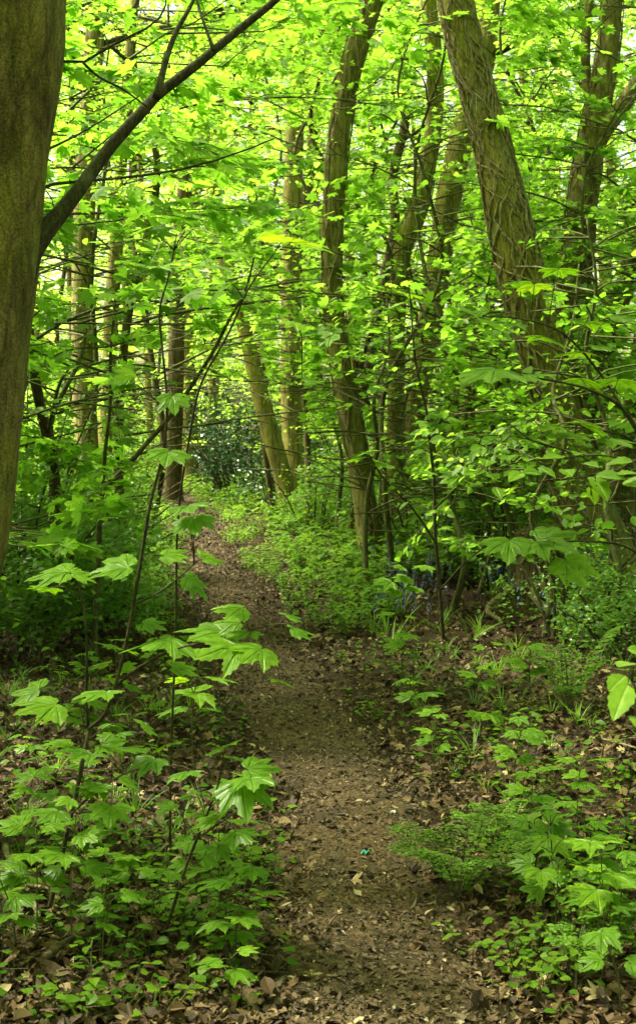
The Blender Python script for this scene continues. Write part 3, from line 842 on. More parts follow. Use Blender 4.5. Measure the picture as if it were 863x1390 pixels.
# the tall trunk just left of centre that stands beside the path
tree('hornbeam_tree', 'tall curving trunk standing at centre behind the bright path-side herbs',
     [(520, -60), (506, 0), (480, 80), (463, 160), (454, 240), (450, 320), (452, 400), (460, 480), (474, 560), (488, 640), (500, 720), (508, 790)], 13.6,
     [27, 29, 29, 30, 30, 30, 28, 28, 29, 31, 34, 37], M['rough'], 9.6, 1.25, 26, vines=5, seed=4, limbs=4, kind='horn', reach=3.0, disp=0.07, low=0.06, crown_z=5.4)
tree('hornbeam_tree', 'pair trunk with a sharp bend, straight below and bowed above, right of the centre trunk',
     [(576, -60), (581, 0), (589, 80), (590, 150), (580, 225), (566, 290), (547, 335), (540, 400), (538, 500), (536, 600), (534, 700)], 16.0,
     [20, 22, 22, 22, 23, 26, 27, 21, 22, 24, 26], M['bark'], 9.5, 1.2, 22, vines=3, seed=5, limbs=3, kind='horn', reach=2.8, crown_z=5.6)
tree('sycamore_tree', 'smooth olive trunk leaning to the right, crossing behind the ivy-laced tree',
     [(668, -40), (664, 20), (656, 90), (634, 160), (612, 250), (598, 340), (584, 430), (570, 510), (558, 590), (552, 680)], 17.0,
     [26, 28, 28, 32, 34, 33, 32, 31, 32, 34], M['bark'], 9.5, 1.2, 22, seed=6, limbs=3, kind='horn', reach=3.0, crown_z=5.8)
tree('hornbeam_tree', 'thin dark wavy trunk between the centre trunk and the bent one',
     [(536, -40), (541, 40), (552, 110), (549, 170), (533, 240), (536, 300), (522, 380), (506, 470), (490, 540), (486, 620)], 18.0,
     [11, 12, 12, 12, 13, 13, 14, 15, 15, 16], M['brown'], 8.5, 1.2, 12, seed=7, limbs=5, kind='horn', reach=2.2, crown_z=5.0)
tree('pine_tree', 'dark brown trunk standing at the bend where the path turns away',
     [(262, 150), (252, 250), (243, 350), (240, 450), (238, 560), (236, 640), (236, 680)], 26.3,
     [18, 20, 21, 22, 22, 23, 25], M['brown'], 11.0, 1.15, 18, seed=8, limbs=6, kind='horn', reach=2.8, crown_z=6.5)
tree('hornbeam_tree', 'leaning yellowish trunk rising from the dark holly left of centre',
     [(296, 300), (310, 370), (328, 432), (345, 500), (362, 570), (385, 650)], 19.0,
     [18, 20, 20, 22, 24, 26], M['bark'], 8.0, 1.2, 16, seed=9, limbs=4, kind='horn', reach=2.6, crown_z=5.4)
tree('hornbeam_tree', 'straight pale trunk standing just right of the leaning yellowish one',
     [(404, 60), (400, 180), (396, 300), (394, 400), (395, 500), (397, 600)], 21.0,
     [20, 24, 26, 26, 27, 28], M['bark'], 10.0, 1.2, 16, seed=10, limbs=5, kind='horn', reach=2.8, crown_z=6.0)
tree('hornbeam_tree', 'slim trunk leaning right above the straight pale trunk',
     [(428, 150), (420, 230), (408, 320), (402, 400), (404, 520)], 24.0,
     [12, 14, 15, 15, 16], M['brown'], 9.0, 1.2, 12, seed=11, limbs=4, kind='horn', reach=2.4, crown_z=6.5)
tree('hornbeam_tree', 'thick upright trunk on the left between the edge trunk and the path',
     [(126, 90), (120, 180), (115, 280), (113, 380), (112, 470), (118, 600), (120, 680)], 15.0,
     [26, 28, 29, 30, 30, 34, 38], M['rough'], 9.0, 1.2, 20, seed=12, limbs=6, kind='horn', reach=2.8, crown_z=5.4)
tree('hornbeam_tree', 'slender trunk leaning beside the thick upright one on the left',
     [(170, 150), (164, 240), (158, 330), (152, 420), (148, 520), (142, 640)], 16.0,
     [14, 16, 20, 20, 20, 22], M['bark'], 8.0, 1.2, 14, seed=13, limbs=5, kind='horn', reach=2.6, crown_z=5.2)
tree('hornbeam_tree', 'thin grey trunk far left, half hidden by the thick upright one',
     [(98, 260), (96, 340), (98, 420), (104, 520)], 19.0, [10, 11, 12, 13], M['brown'], 8.0, 1.2, 10, seed=14, limbs=4, kind='horn', reach=2.4, crown_z=5.8)
tree('hornbeam_tree', 'slim trunk standing in the gap left of the ivy-laced tree',
     [(655, 200), (650, 280), (642, 380), (636, 470), (632, 560)], 22.0, [14, 16, 17, 18, 19], M['bark'], 9.0, 1.2, 12, seed=15, limbs=5, kind='horn', reach=2.6, crown_z=6.4)
tree('hornbeam_tree', 'thin leaning trunk in shade close behind the slim one in the gap',
     [(684, 330), (668, 400), (652, 470), (640, 540)], 25.0, [11, 12, 12, 13], M['brown'], 9.0, 1.2, 10, seed=16, limbs=4, kind='horn', reach=2.6, crown_z=7.0)
tree('oak_tree', 'dark trunk seen through leaves near the right edge below the forked tree',
     [(868, 300), (850, 380), (826, 440), (808, 520), (800, 620)], 16.0, [24, 28, 32, 34, 36], M['brown'], 8.5, 1.2, 16, seed=17, limbs=5, kind='horn', reach=2.8, crown_z=5.6)
tree('oak_tree', 'reddish brown trunk at the right edge behind the ivy-laced tree base',
     [(890, 380), (876, 480), (862, 580), (852, 660), (848, 740)], 13.6, [34, 38, 42, 46, 50], M['rough'], 8.5, 1.2, 20, seed=18, limbs=5, kind='horn', reach=2.8, crown_z=5.0)

print('trees', LEAFCOUNT)

# more trunks deeper in the wood
far_specs = [
    (60, 22, 16, 'leaning slightly right among the leaves at far left'), (182, 29, 14, 'left of the path bend tree'),
    (205, 24, 9, 'thin pole just left of the path bend tree'), (286, 33, 15, 'between the path bend tree and the holly'),
    (354, 27, 14, 'behind the leaning yellowish trunk'), (432, 29, 18, 'just left of the centre trunk'),
    (424, 36, 12, 'thin and far, left of the centre trunk'), (512, 25, 12, 'between the centre trunk and the bent one'),
    (612, 27, 14, 'right of the smooth olive trunk'), (700, 29, 16, 'behind the ivy-laced trunk'),
    (742, 24, 15, 'between the ivy-laced and the forked tree'), (755, 34, 12, 'far off between ivy-laced and forked tree'),
    (836, 27, 18, 'behind the forked tree'), (30, 31, 13, 'far off beside the left edge trunk'),
    (258, 30, 20, 'short dark trunk right behind the path bend tree'), (480, 33, 13, 'far off right behind the centre trunk'),
]
for k, (px, d, wv, where) in enumerate(far_specs):
    rr = np.random.default_rng(60 + k)
    j = lambda s_: rr.normal(0, s_)
    ln = rr.normal(0, 14)
    tree('background_tree', 'distant trunk ' + where,
         [(px + ln * 1.0 + j(4), 120), (px + ln * 0.8 + j(5), 240), (px + ln * 0.5 + j(5), 360), (px + ln * 0.2 + j(3), 480), (px, 600)], d,
         [wv * 0.8, wv * 0.9, wv, wv, wv * 1.1], M[('bark', 'brown', 'bark')[k % 3]], 10.5, 1.2, 10, seed=30 + k, limbs=7, kind='horn', reach=3.2,
         crown_z=4.0, group='trunks deeper in the wood', tone=0.6)

# old ivy-grown stump
def stump():
    base = G(728, 832); base[1] = 10.9; base[0] = W(728, 800, 10.9)[0]; base[2] = float(gz(base[0], base[1]))
    e = empty('tree_stump', base, 'dark rotten stump wrapped in roots, left of the ivy-laced tree base', 'stump')
    rng = np.random.default_rng(77)
    z = np.linspace(-0.1, 0.62, 22)
    P = np.stack([base[0] + 0.03 * np.sin(z * 6), base[1] + 0 * z, base[2] + z], -1)
    R = np.interp(z, [-0.1, 0, 0.15, 0.4, 0.62], [0.34, 0.28, 0.21, 0.185, 0.13])
    mb = MB(); _, A, B = mb.tube(P, R, 30, bark_disp(4.4, 0.16, 0.12, 0.16)); mb.build('trunk', M['brown'], e, base, smooth=True)
    vines_on(P, R, A, B, 8, rng, e, base, (0.010, 0.020), 0.98)
    mb = MB()
    for k in range(7):
        a = -PI / 2 + rng.uniform(-1.5, 1.5); q = []
        for t in np.linspace(0, 1, 8):
            rr = 0.2 + t * rng.uniform(0.45, 0.6); aa = a + 0.3 * math.sin(t * 5 + k)
            x, y = base[0] + rr * math.cos(aa), base[1] + rr * math.sin(aa)
            q.append((x, y, float(gz(x, y)) + 0.22 * (1 - t) ** 2 + 0.01))
        mb.tube(spline(q, 16), np.linspace(0.035, 0.01, 16), 7)
    mb.build('root', M['vine'], e, base, smooth=True)
stump()

# ------------------------------------------------------------------ understory trees (the foliage at eye level)
def understory(name, label, x, y, h, reach, kind, seed, limbs=14, tone=0.5, z0=0.25, rise=0.34, cat='young tree', group=None, lean=(0, 0), stem_r=0.03, mat=None, step=0.36, sc_=None):
    rng = np.random.default_rng(seed)
    base = np.array([x, y, float(gz(x, y))])
    e = empty(name, base, label, cat, group)
    pts = [base + np.array([lean[0] * t * t, lean[1] * t * t, t * h]) + (rng.normal(0, 0.04 + 0.018 * h, 3) * np.array([1, 1, .3]) * (t > 0)) for t in np.linspace(0, 1, 7)]
    pts[0] = base + np.array([0, 0, -0.05])
    Q = spline(pts, 40)
    mb = MB(); mb.tube(Q, np.linspace(stem_r, 0.008, 40), 8, None); mb.build('stem', M['gtwig'] if stem_r < 0.04 else M['brown'], e, base, smooth=True)
    mbL = MB(); mbT = MB()
    if sc_ is None: sc_ = (0.65, 1.0) if kind == 'syc' else (0.55, 0.85)
    for k in range(limbs):
        t = z0 + (1 - z0) * (k + rng.random()) / limbs
        p = Q[min(39, int(t * 39))]
        L = reach * (1.0 - 0.55 * max(0, t - 0.4) / 0.6) * rng.uniform(0.7, 1.15)
        lp = limb_path(p, k * 2.399 + seed + rng.normal(0, 0.4), L, rise + rng.normal(0, 0.1), rng, 5, 0.12)
        dress(mbL, mbT, lp, 0.004 + 0.004 * L, kind, rng, step, sc_, tone + rng.normal(0, 0.08), 0.15, 4, 0.25)
    mbT.build('twigs', M['gtwig'], e, base, smooth=True)
    mbL.build('foliage', mat or (M['syc'] if kind == 'syc' else M['horn']), e, base)
    return e

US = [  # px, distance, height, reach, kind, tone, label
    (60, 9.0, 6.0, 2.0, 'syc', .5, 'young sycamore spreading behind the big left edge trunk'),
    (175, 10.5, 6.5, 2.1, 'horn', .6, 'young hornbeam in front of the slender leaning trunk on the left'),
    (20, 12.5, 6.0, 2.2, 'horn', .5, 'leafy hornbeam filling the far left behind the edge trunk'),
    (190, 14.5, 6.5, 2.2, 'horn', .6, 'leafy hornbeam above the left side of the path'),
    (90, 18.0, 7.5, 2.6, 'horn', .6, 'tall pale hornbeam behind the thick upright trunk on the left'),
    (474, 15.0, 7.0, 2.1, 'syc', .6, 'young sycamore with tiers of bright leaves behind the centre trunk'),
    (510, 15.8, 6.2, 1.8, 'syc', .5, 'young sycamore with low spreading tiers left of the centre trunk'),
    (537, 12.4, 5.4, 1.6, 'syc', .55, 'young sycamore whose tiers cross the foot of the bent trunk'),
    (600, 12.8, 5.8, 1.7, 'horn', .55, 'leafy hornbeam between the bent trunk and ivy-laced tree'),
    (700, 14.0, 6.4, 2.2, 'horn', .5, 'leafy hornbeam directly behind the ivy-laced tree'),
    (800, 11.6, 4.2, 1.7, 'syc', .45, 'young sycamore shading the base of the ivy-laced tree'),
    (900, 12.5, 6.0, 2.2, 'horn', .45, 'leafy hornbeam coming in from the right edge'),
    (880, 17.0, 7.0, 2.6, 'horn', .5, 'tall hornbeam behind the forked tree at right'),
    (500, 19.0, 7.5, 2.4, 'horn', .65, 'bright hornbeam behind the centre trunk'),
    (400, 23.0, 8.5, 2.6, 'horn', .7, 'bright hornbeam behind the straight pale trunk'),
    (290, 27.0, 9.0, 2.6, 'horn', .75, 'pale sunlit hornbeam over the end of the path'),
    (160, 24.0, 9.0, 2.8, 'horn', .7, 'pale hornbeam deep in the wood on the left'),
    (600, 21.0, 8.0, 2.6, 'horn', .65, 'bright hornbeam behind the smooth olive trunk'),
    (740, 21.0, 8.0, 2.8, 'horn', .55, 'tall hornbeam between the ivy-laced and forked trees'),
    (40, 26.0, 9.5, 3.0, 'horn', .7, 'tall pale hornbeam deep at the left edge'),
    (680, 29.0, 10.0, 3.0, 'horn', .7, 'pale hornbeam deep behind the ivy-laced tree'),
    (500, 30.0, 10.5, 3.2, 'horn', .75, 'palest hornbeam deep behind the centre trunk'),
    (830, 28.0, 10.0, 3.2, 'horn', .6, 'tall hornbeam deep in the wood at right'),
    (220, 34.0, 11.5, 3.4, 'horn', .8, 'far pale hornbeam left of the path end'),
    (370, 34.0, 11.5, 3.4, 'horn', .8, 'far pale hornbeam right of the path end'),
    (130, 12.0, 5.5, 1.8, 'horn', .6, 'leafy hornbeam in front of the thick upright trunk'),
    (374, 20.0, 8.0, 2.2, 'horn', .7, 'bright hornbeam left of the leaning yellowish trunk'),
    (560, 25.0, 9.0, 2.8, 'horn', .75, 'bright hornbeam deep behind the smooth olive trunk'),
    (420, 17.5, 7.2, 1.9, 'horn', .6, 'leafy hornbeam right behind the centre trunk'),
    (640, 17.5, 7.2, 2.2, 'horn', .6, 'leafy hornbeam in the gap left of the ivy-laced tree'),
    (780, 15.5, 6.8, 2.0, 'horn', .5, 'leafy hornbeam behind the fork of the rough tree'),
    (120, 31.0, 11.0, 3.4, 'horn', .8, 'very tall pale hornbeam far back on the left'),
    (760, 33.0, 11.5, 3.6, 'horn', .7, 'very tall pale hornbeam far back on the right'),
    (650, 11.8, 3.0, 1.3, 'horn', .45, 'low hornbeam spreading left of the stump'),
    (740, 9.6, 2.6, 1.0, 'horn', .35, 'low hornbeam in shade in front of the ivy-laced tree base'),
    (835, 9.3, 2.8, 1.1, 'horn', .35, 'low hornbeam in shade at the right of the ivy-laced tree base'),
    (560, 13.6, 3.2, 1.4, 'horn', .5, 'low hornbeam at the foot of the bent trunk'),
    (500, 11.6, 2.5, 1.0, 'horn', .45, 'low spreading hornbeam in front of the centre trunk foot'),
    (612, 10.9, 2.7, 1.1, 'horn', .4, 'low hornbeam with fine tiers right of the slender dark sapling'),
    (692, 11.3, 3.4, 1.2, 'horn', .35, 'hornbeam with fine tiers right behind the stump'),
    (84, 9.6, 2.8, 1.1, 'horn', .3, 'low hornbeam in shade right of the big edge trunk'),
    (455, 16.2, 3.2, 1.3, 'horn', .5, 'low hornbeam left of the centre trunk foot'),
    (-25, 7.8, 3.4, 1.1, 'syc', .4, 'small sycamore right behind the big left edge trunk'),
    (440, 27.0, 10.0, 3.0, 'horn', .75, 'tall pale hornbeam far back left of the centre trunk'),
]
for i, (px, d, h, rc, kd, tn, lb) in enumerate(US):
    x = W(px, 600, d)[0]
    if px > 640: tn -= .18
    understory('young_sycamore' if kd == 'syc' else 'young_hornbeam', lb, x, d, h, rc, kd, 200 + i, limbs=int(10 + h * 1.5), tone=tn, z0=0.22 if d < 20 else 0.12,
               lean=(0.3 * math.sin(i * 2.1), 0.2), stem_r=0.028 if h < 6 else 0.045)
print('understory', LEAFCOUNT)

# ------------------------------------------------------------------ bushes
def bush(name, label, x, y, h, r, mat, tpl, leaf, n, seed, cat='bush', tone=0.5, group=None, flat=0.5, kind_tw='twig', zlo=0.05):
    rng = np.random.default_rng(seed)
    base = np.array([x, y, float(gz(x, y))])
    e = empty(name, base, label, cat, group)
    mbT = MB(); mbL = MB()
    ends = []
    nb = max(8, int(14 * r))
    for k in range(nb):
        a = rng.uniform(0, 2 * PI); rr = r * math.sqrt(rng.random()); hh = h * rng.uniform(0.45, 1.0) * (1 - 0.35 * (rr / r) ** 2)
        p = [base + np.array([0.15 * r * math.cos(a), 0.15 * r * math.sin(a), -0.05]),
             base + np.array([0.5 * rr * math.cos(a), 0.5 * rr * math.sin(a), hh * 0.55]),
             base + np.array([rr * math.cos(a), rr * math.sin(a), hh])]
        q = spline(p, 9); mbT.tube(q, np.linspace(0.014, 0.004, 9), 4)
        for t in (3, 5, 6, 7, 8): ends.append(q[t])
    ends = np.array(ends)
    # clumps of leaves round the branch ends
    c = ends[rng.integers(0, len(ends), n // 9)] + rng.normal(0, 1, (n // 9, 3)) * np.array([0.16, 0.16, 0.12]) * (0.5 + 0.5 * r)
    P = c[rng.integers(0, len(c), n)] + rng.normal(0, 0.05 + leaf * 0.6, (n, 3)) * np.array([1, 1, 0.45])
    P = P[P[:, 2] > gz(P[:, 0], P[:, 1]) + zlo]
    P = P[clear_keep(P, rng)]
    P = P[np.abs(P[:, 0] - path_x(P[:, 1])) > 0.5]
    m = len(P)
    a = rng.uniform(0, 2 * PI, m)
    X = np.stack([np.cos(a), np.sin(a), rng.normal(-0.1, 0.35, m)], -1)
    N = nrm(np.array([0, 0, 1.0]) + rng.normal(0, flat, (m, 3)))
    mbL.leaves(tpl, P, X, N, leaf * rng.uniform(0.6, 1.25, m), np.clip(rng.normal(tone, 0.28, m), 0, 1))
    LEAFCOUNT['n'] += m
    mbT.build('stems', M[kind_tw], e, base, smooth=True); mbL.build('foliage', mat, e, base)
    return e

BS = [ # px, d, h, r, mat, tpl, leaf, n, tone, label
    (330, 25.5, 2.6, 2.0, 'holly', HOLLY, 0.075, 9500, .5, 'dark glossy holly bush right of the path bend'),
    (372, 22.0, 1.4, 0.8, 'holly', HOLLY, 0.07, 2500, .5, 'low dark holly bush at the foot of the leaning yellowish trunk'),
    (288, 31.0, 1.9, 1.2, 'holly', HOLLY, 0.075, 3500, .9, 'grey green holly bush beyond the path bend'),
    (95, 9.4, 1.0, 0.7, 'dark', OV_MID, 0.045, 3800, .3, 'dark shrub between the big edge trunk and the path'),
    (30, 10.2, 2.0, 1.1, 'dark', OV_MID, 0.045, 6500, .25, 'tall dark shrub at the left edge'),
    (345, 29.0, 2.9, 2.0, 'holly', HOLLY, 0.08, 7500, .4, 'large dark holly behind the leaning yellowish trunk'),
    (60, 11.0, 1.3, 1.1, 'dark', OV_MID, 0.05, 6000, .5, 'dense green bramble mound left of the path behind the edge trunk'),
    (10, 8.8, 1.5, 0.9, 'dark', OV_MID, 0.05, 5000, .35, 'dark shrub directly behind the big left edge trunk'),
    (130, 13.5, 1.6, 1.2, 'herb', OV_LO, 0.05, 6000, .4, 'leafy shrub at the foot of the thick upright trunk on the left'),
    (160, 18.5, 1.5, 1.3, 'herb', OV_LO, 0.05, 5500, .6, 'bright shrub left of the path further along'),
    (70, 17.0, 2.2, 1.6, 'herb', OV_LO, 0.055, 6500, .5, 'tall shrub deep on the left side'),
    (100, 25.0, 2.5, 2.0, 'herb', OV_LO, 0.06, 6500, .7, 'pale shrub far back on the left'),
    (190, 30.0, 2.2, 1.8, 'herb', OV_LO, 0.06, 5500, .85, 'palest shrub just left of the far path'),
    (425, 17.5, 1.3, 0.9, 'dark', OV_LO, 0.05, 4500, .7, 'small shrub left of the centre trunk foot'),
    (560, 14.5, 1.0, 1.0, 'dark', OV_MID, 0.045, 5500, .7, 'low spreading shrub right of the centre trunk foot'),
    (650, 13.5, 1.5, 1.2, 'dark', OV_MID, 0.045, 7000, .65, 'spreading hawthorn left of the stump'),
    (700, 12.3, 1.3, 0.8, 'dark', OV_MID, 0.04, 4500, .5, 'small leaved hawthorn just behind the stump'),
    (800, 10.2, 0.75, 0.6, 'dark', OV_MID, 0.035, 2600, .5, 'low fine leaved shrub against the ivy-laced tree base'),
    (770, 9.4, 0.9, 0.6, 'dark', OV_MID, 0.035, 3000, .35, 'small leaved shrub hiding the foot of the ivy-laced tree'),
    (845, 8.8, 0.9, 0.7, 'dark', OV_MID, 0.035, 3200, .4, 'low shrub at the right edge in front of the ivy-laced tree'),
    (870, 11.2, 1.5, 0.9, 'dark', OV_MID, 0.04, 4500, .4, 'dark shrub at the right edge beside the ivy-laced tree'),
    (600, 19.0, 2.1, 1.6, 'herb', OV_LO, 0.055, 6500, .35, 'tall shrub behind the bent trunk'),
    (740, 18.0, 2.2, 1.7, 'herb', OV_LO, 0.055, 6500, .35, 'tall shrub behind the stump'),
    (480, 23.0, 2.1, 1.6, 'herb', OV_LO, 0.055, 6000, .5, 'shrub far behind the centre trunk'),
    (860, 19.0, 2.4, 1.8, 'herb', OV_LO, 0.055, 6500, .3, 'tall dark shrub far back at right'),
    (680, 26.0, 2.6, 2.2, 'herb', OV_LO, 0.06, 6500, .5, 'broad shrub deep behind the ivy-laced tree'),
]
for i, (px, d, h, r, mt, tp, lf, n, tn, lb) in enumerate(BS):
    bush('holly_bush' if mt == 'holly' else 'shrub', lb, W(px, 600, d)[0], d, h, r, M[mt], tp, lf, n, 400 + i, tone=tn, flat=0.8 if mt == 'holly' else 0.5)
print('bushes', LEAFCOUNT)

# the wood beyond, too dense to count: leaf clumps on thin poles, 36-60 m away
def far_wood():
    rng = np.random.default_rng(900)
    mb = MB()
    n = 2300
    y = rng.uniform(35, 62, n); x = rng.uniform(-1, 1, n) * (0.34 * y + 5); z = rng.uniform(0.2, 17, n) ** 1.0
    k = 42
    P = (np.stack([x, y, z], -1)[:, None] + rng.normal(0, 1, (n, k, 3)) * np.array([0.9, 0.9, 0.35])).reshape(-1, 3)
    P = P[(P[:, 2] > 0.2) & ((P[:, 2] < 9.5) | (rng.random(len(P)) < .3))]; m = len(P)
    a = rng.uniform(0, 2 * PI, m)
    X = np.stack([np.cos(a), np.sin(a), rng.normal(-0.1, 0.4, m)], -1)
    N = nrm(np.array([0, 0, 1.0]) + rng.normal(0, 0.6, (m, 3)))
    mb.leaves(OV_LO, P, X, N, rng.uniform(0.12, 0.22, m), np.clip(rng.normal(0.6, 0.25, m), 0, 1))
    o = mb.build('distant_woodland', M['horn']); tag(o, 'hazy mass of pale leaves closing the wood in the distance', 'woodland', kind='stuff')
far_wood()

# unseen trees added round and behind the camera so their crowns darken the foreground
def shade_tree(label, x, y, h, reach, seed, r=0.2):
    rng = np.random.default_rng(seed); base = np.array([x, y, float(gz(x, y))])
    e = empty('hornbeam_tree', base, label, 'tree')
    Q = spline([base + np.array([0, 0, -.1]), base + np.array([.1, .1, h * .4]), base + np.array([-.1, .2, h])], 30)
    mb = MB(); mb.tube(Q, np.linspace(r, .05, 30), 14, bark_disp(seed, .05)); mb.build('trunk', M['bark'], e, base, smooth=True)
    mbL = MB(); mbT = MB()
    for k in range(22):
        i = int(rng.uniform(.34, .98) * 29)
        lp = limb_path(Q[i], k * 2.399, reach * rng.uniform(.6, 1.1), .3, rng)
        dress(mbL, mbT, lp, .03, 'horn', rng, .42, (.7, 1.0), .4, .2, 5)
    mbT.build('limbs', M['twig'], e, base, smooth=True); mbL.build('crown', M['horn'], e, base)
for k, (x, y, h, rc, where) in enumerate([(-4.2, -1.5, 10, 3.8, 'behind the camera on the left'), (3.6, -1.0, 10, 3.8, 'behind the camera on the right'), (-.8, -5.5, 11, 4.2, 'straight behind the camera'),
        (5.4, 3.6, 9.5, 4.8, 'outside the frame near right'), (-5.8, 5.5, 10, 4.6, 'outside the frame near left'), (6.6, 9.0, 10, 3.4, 'outside the frame further right'), (-7.5, 11.0, 10, 3.6, 'outside the frame further left'),
        (-4.9, 2.2, 9.5, 4.9, 'outside the frame left of the camera'), (-7.5, -5.0, 11, 4.2, 'far behind the camera on the left'), (6.8, -5.5, 11, 4.2, 'far behind the camera on the right'), (8.5, 2.0, 10, 4.0, 'well outside the frame on the right'), (-9.5, 1.0, 10, 4.0, 'well outside the frame on the left')]):
    shade_tree('added unseen shade hornbeam ' + where, x, y, h, rc, 1500 + k)

# ------------------------------------------------------------------ herbs covering the ground farther along
def xform_plants(mbL, mbT, tpls, pts, yaw, sc_, rng, leaf_tpl, tone=0.5, spread=0.25, lean=0.12):
    pick = rng.integers(0, len(tpls), len(pts))
    for v, tp in enumerate(tpls):
        idx = np.nonzero(pick == v)[0]
        if len(idx) == 0: continue
        c, s_ = np.cos(yaw[idx]), np.sin(yaw[idx]); z = np.zeros(len(idx))
        Rm = np.stack([np.stack([c, -s_, rng.normal(0, lean, len(idx))], -1), np.stack([s_, c, rng.normal(0, lean, len(idx))], -1), np.stack([z, z, z + 1], -1)], 1)
        tr = lambda a: np.einsum('nij,kj->nki', Rm, a)
        S = sc_[idx]
        P = (pts[idx][:, None] + tr(tp['P']) * S[:, None, None]).reshape(-1, 3)
        X = tr(tp['X']).reshape(-1, 3); N = tr(tp['N']).reshape(-1, 3)
        sz = (tp['S'][None] * S[:, None]).reshape(-1)
        tn = np.repeat(np.clip(rng.normal(tone, spread, len(idx)), 0, 1), len(tp['P']))
        mbL.leaves(leaf_tpl, P, X, N, sz, np.clip(tn + rng.normal(0, 0.1, len(P)), 0, 1))
        LEAFCOUNT['n'] += len(P)
        if mbT is not None and len(tp['A']):
            A = (pts[idx][:, None] + tr(tp['A']) * S[:, None, None]).reshape(-1, 3); B = (pts[idx][:, None] + tr(tp['B']) * S[:, None, None]).reshape(-1, 3)
            mbT.segs(A, B, 0.0016, 0.0012, 3)

def herb_tpl(rng, kind):
    A = []; B = []; P = []; X = []; N = []; S = []
    if kind == 'upright':          # dog's mercury: stem with opposite pairs, unit height 1 = 0.3 m
        k = rng.integers(4, 7); p = np.zeros(3); a = rng.uniform(0, 6)
        for i in range(k):
            q = p + np.array([rng.normal(0, .012), rng.normal(0, .012), 0.3 / k]); A.append(p); B.append(q); p = q; a += 1.4
            for b in (0, PI):
                if i > 0:
                    P.append(p); aa = a + b + rng.normal(0, .2); X.append([math.cos(aa), math.sin(aa), 0.15 - rng.random() * .5]); N.append([0.3 * math.cos(aa), 0.3 * math.sin(aa), 1]); S.append(rng.uniform(.07, .11) * (0.6 + .6 * i / k))
        for b in range(3):
            aa = a + b * 2.1; P.append(p); X.append([math.cos(aa), math.sin(aa), .3]); N.append([0, 0, 1]); S.append(.055)
    elif kind == 'grass':
        for i in range(14):
            aa = rng.uniform(0, 2 * PI); r_ = rng.uniform(0, .04); P.append([r_ * math.cos(aa), r_ * math.sin(aa), 0]); X.append([math.cos(aa) * .55, math.sin(aa) * .55, rng.uniform(.9, 1.8)]); N.append([-math.cos(aa), -math.sin(aa), .6]); S.append(rng.uniform(.16, .34))
    else:                           # low: few round leaves on short stalks
        for i in range(rng.integers(4, 9)):
            aa = rng.uniform(0, 2 * PI); r_ = rng.uniform(.005, .09); h = rng.uniform(.015, .09); q = np.array([r_ * math.cos(aa), r_ * math.sin(aa), h])
            A.append([r_ * .5 * math.cos(aa), r_ * .5 * math.sin(aa), 0]); B.append(q); P.append(q); b = aa + rng.normal(0, .8)
            X.append([math.cos(b), math.sin(b), rng.normal(0, .2)]); N.append([rng.normal(0, .3), rng.normal(-.15, .3), 1]); S.append(rng.uniform(.018, .042))
    f = lambda a: np.array(a, float).reshape(-1, 3)
    return dict(A=f(A), B=f(B), P=f(P), X=f(X), N=f(N), S=np.array(S))

def pnoise(x, y, s_=0.6, o=0.0):
    return np.array([mnoise.noise(Vector((a * s_ + o, b * s_, 2.7 + o))) for a, b in zip(x, y)])

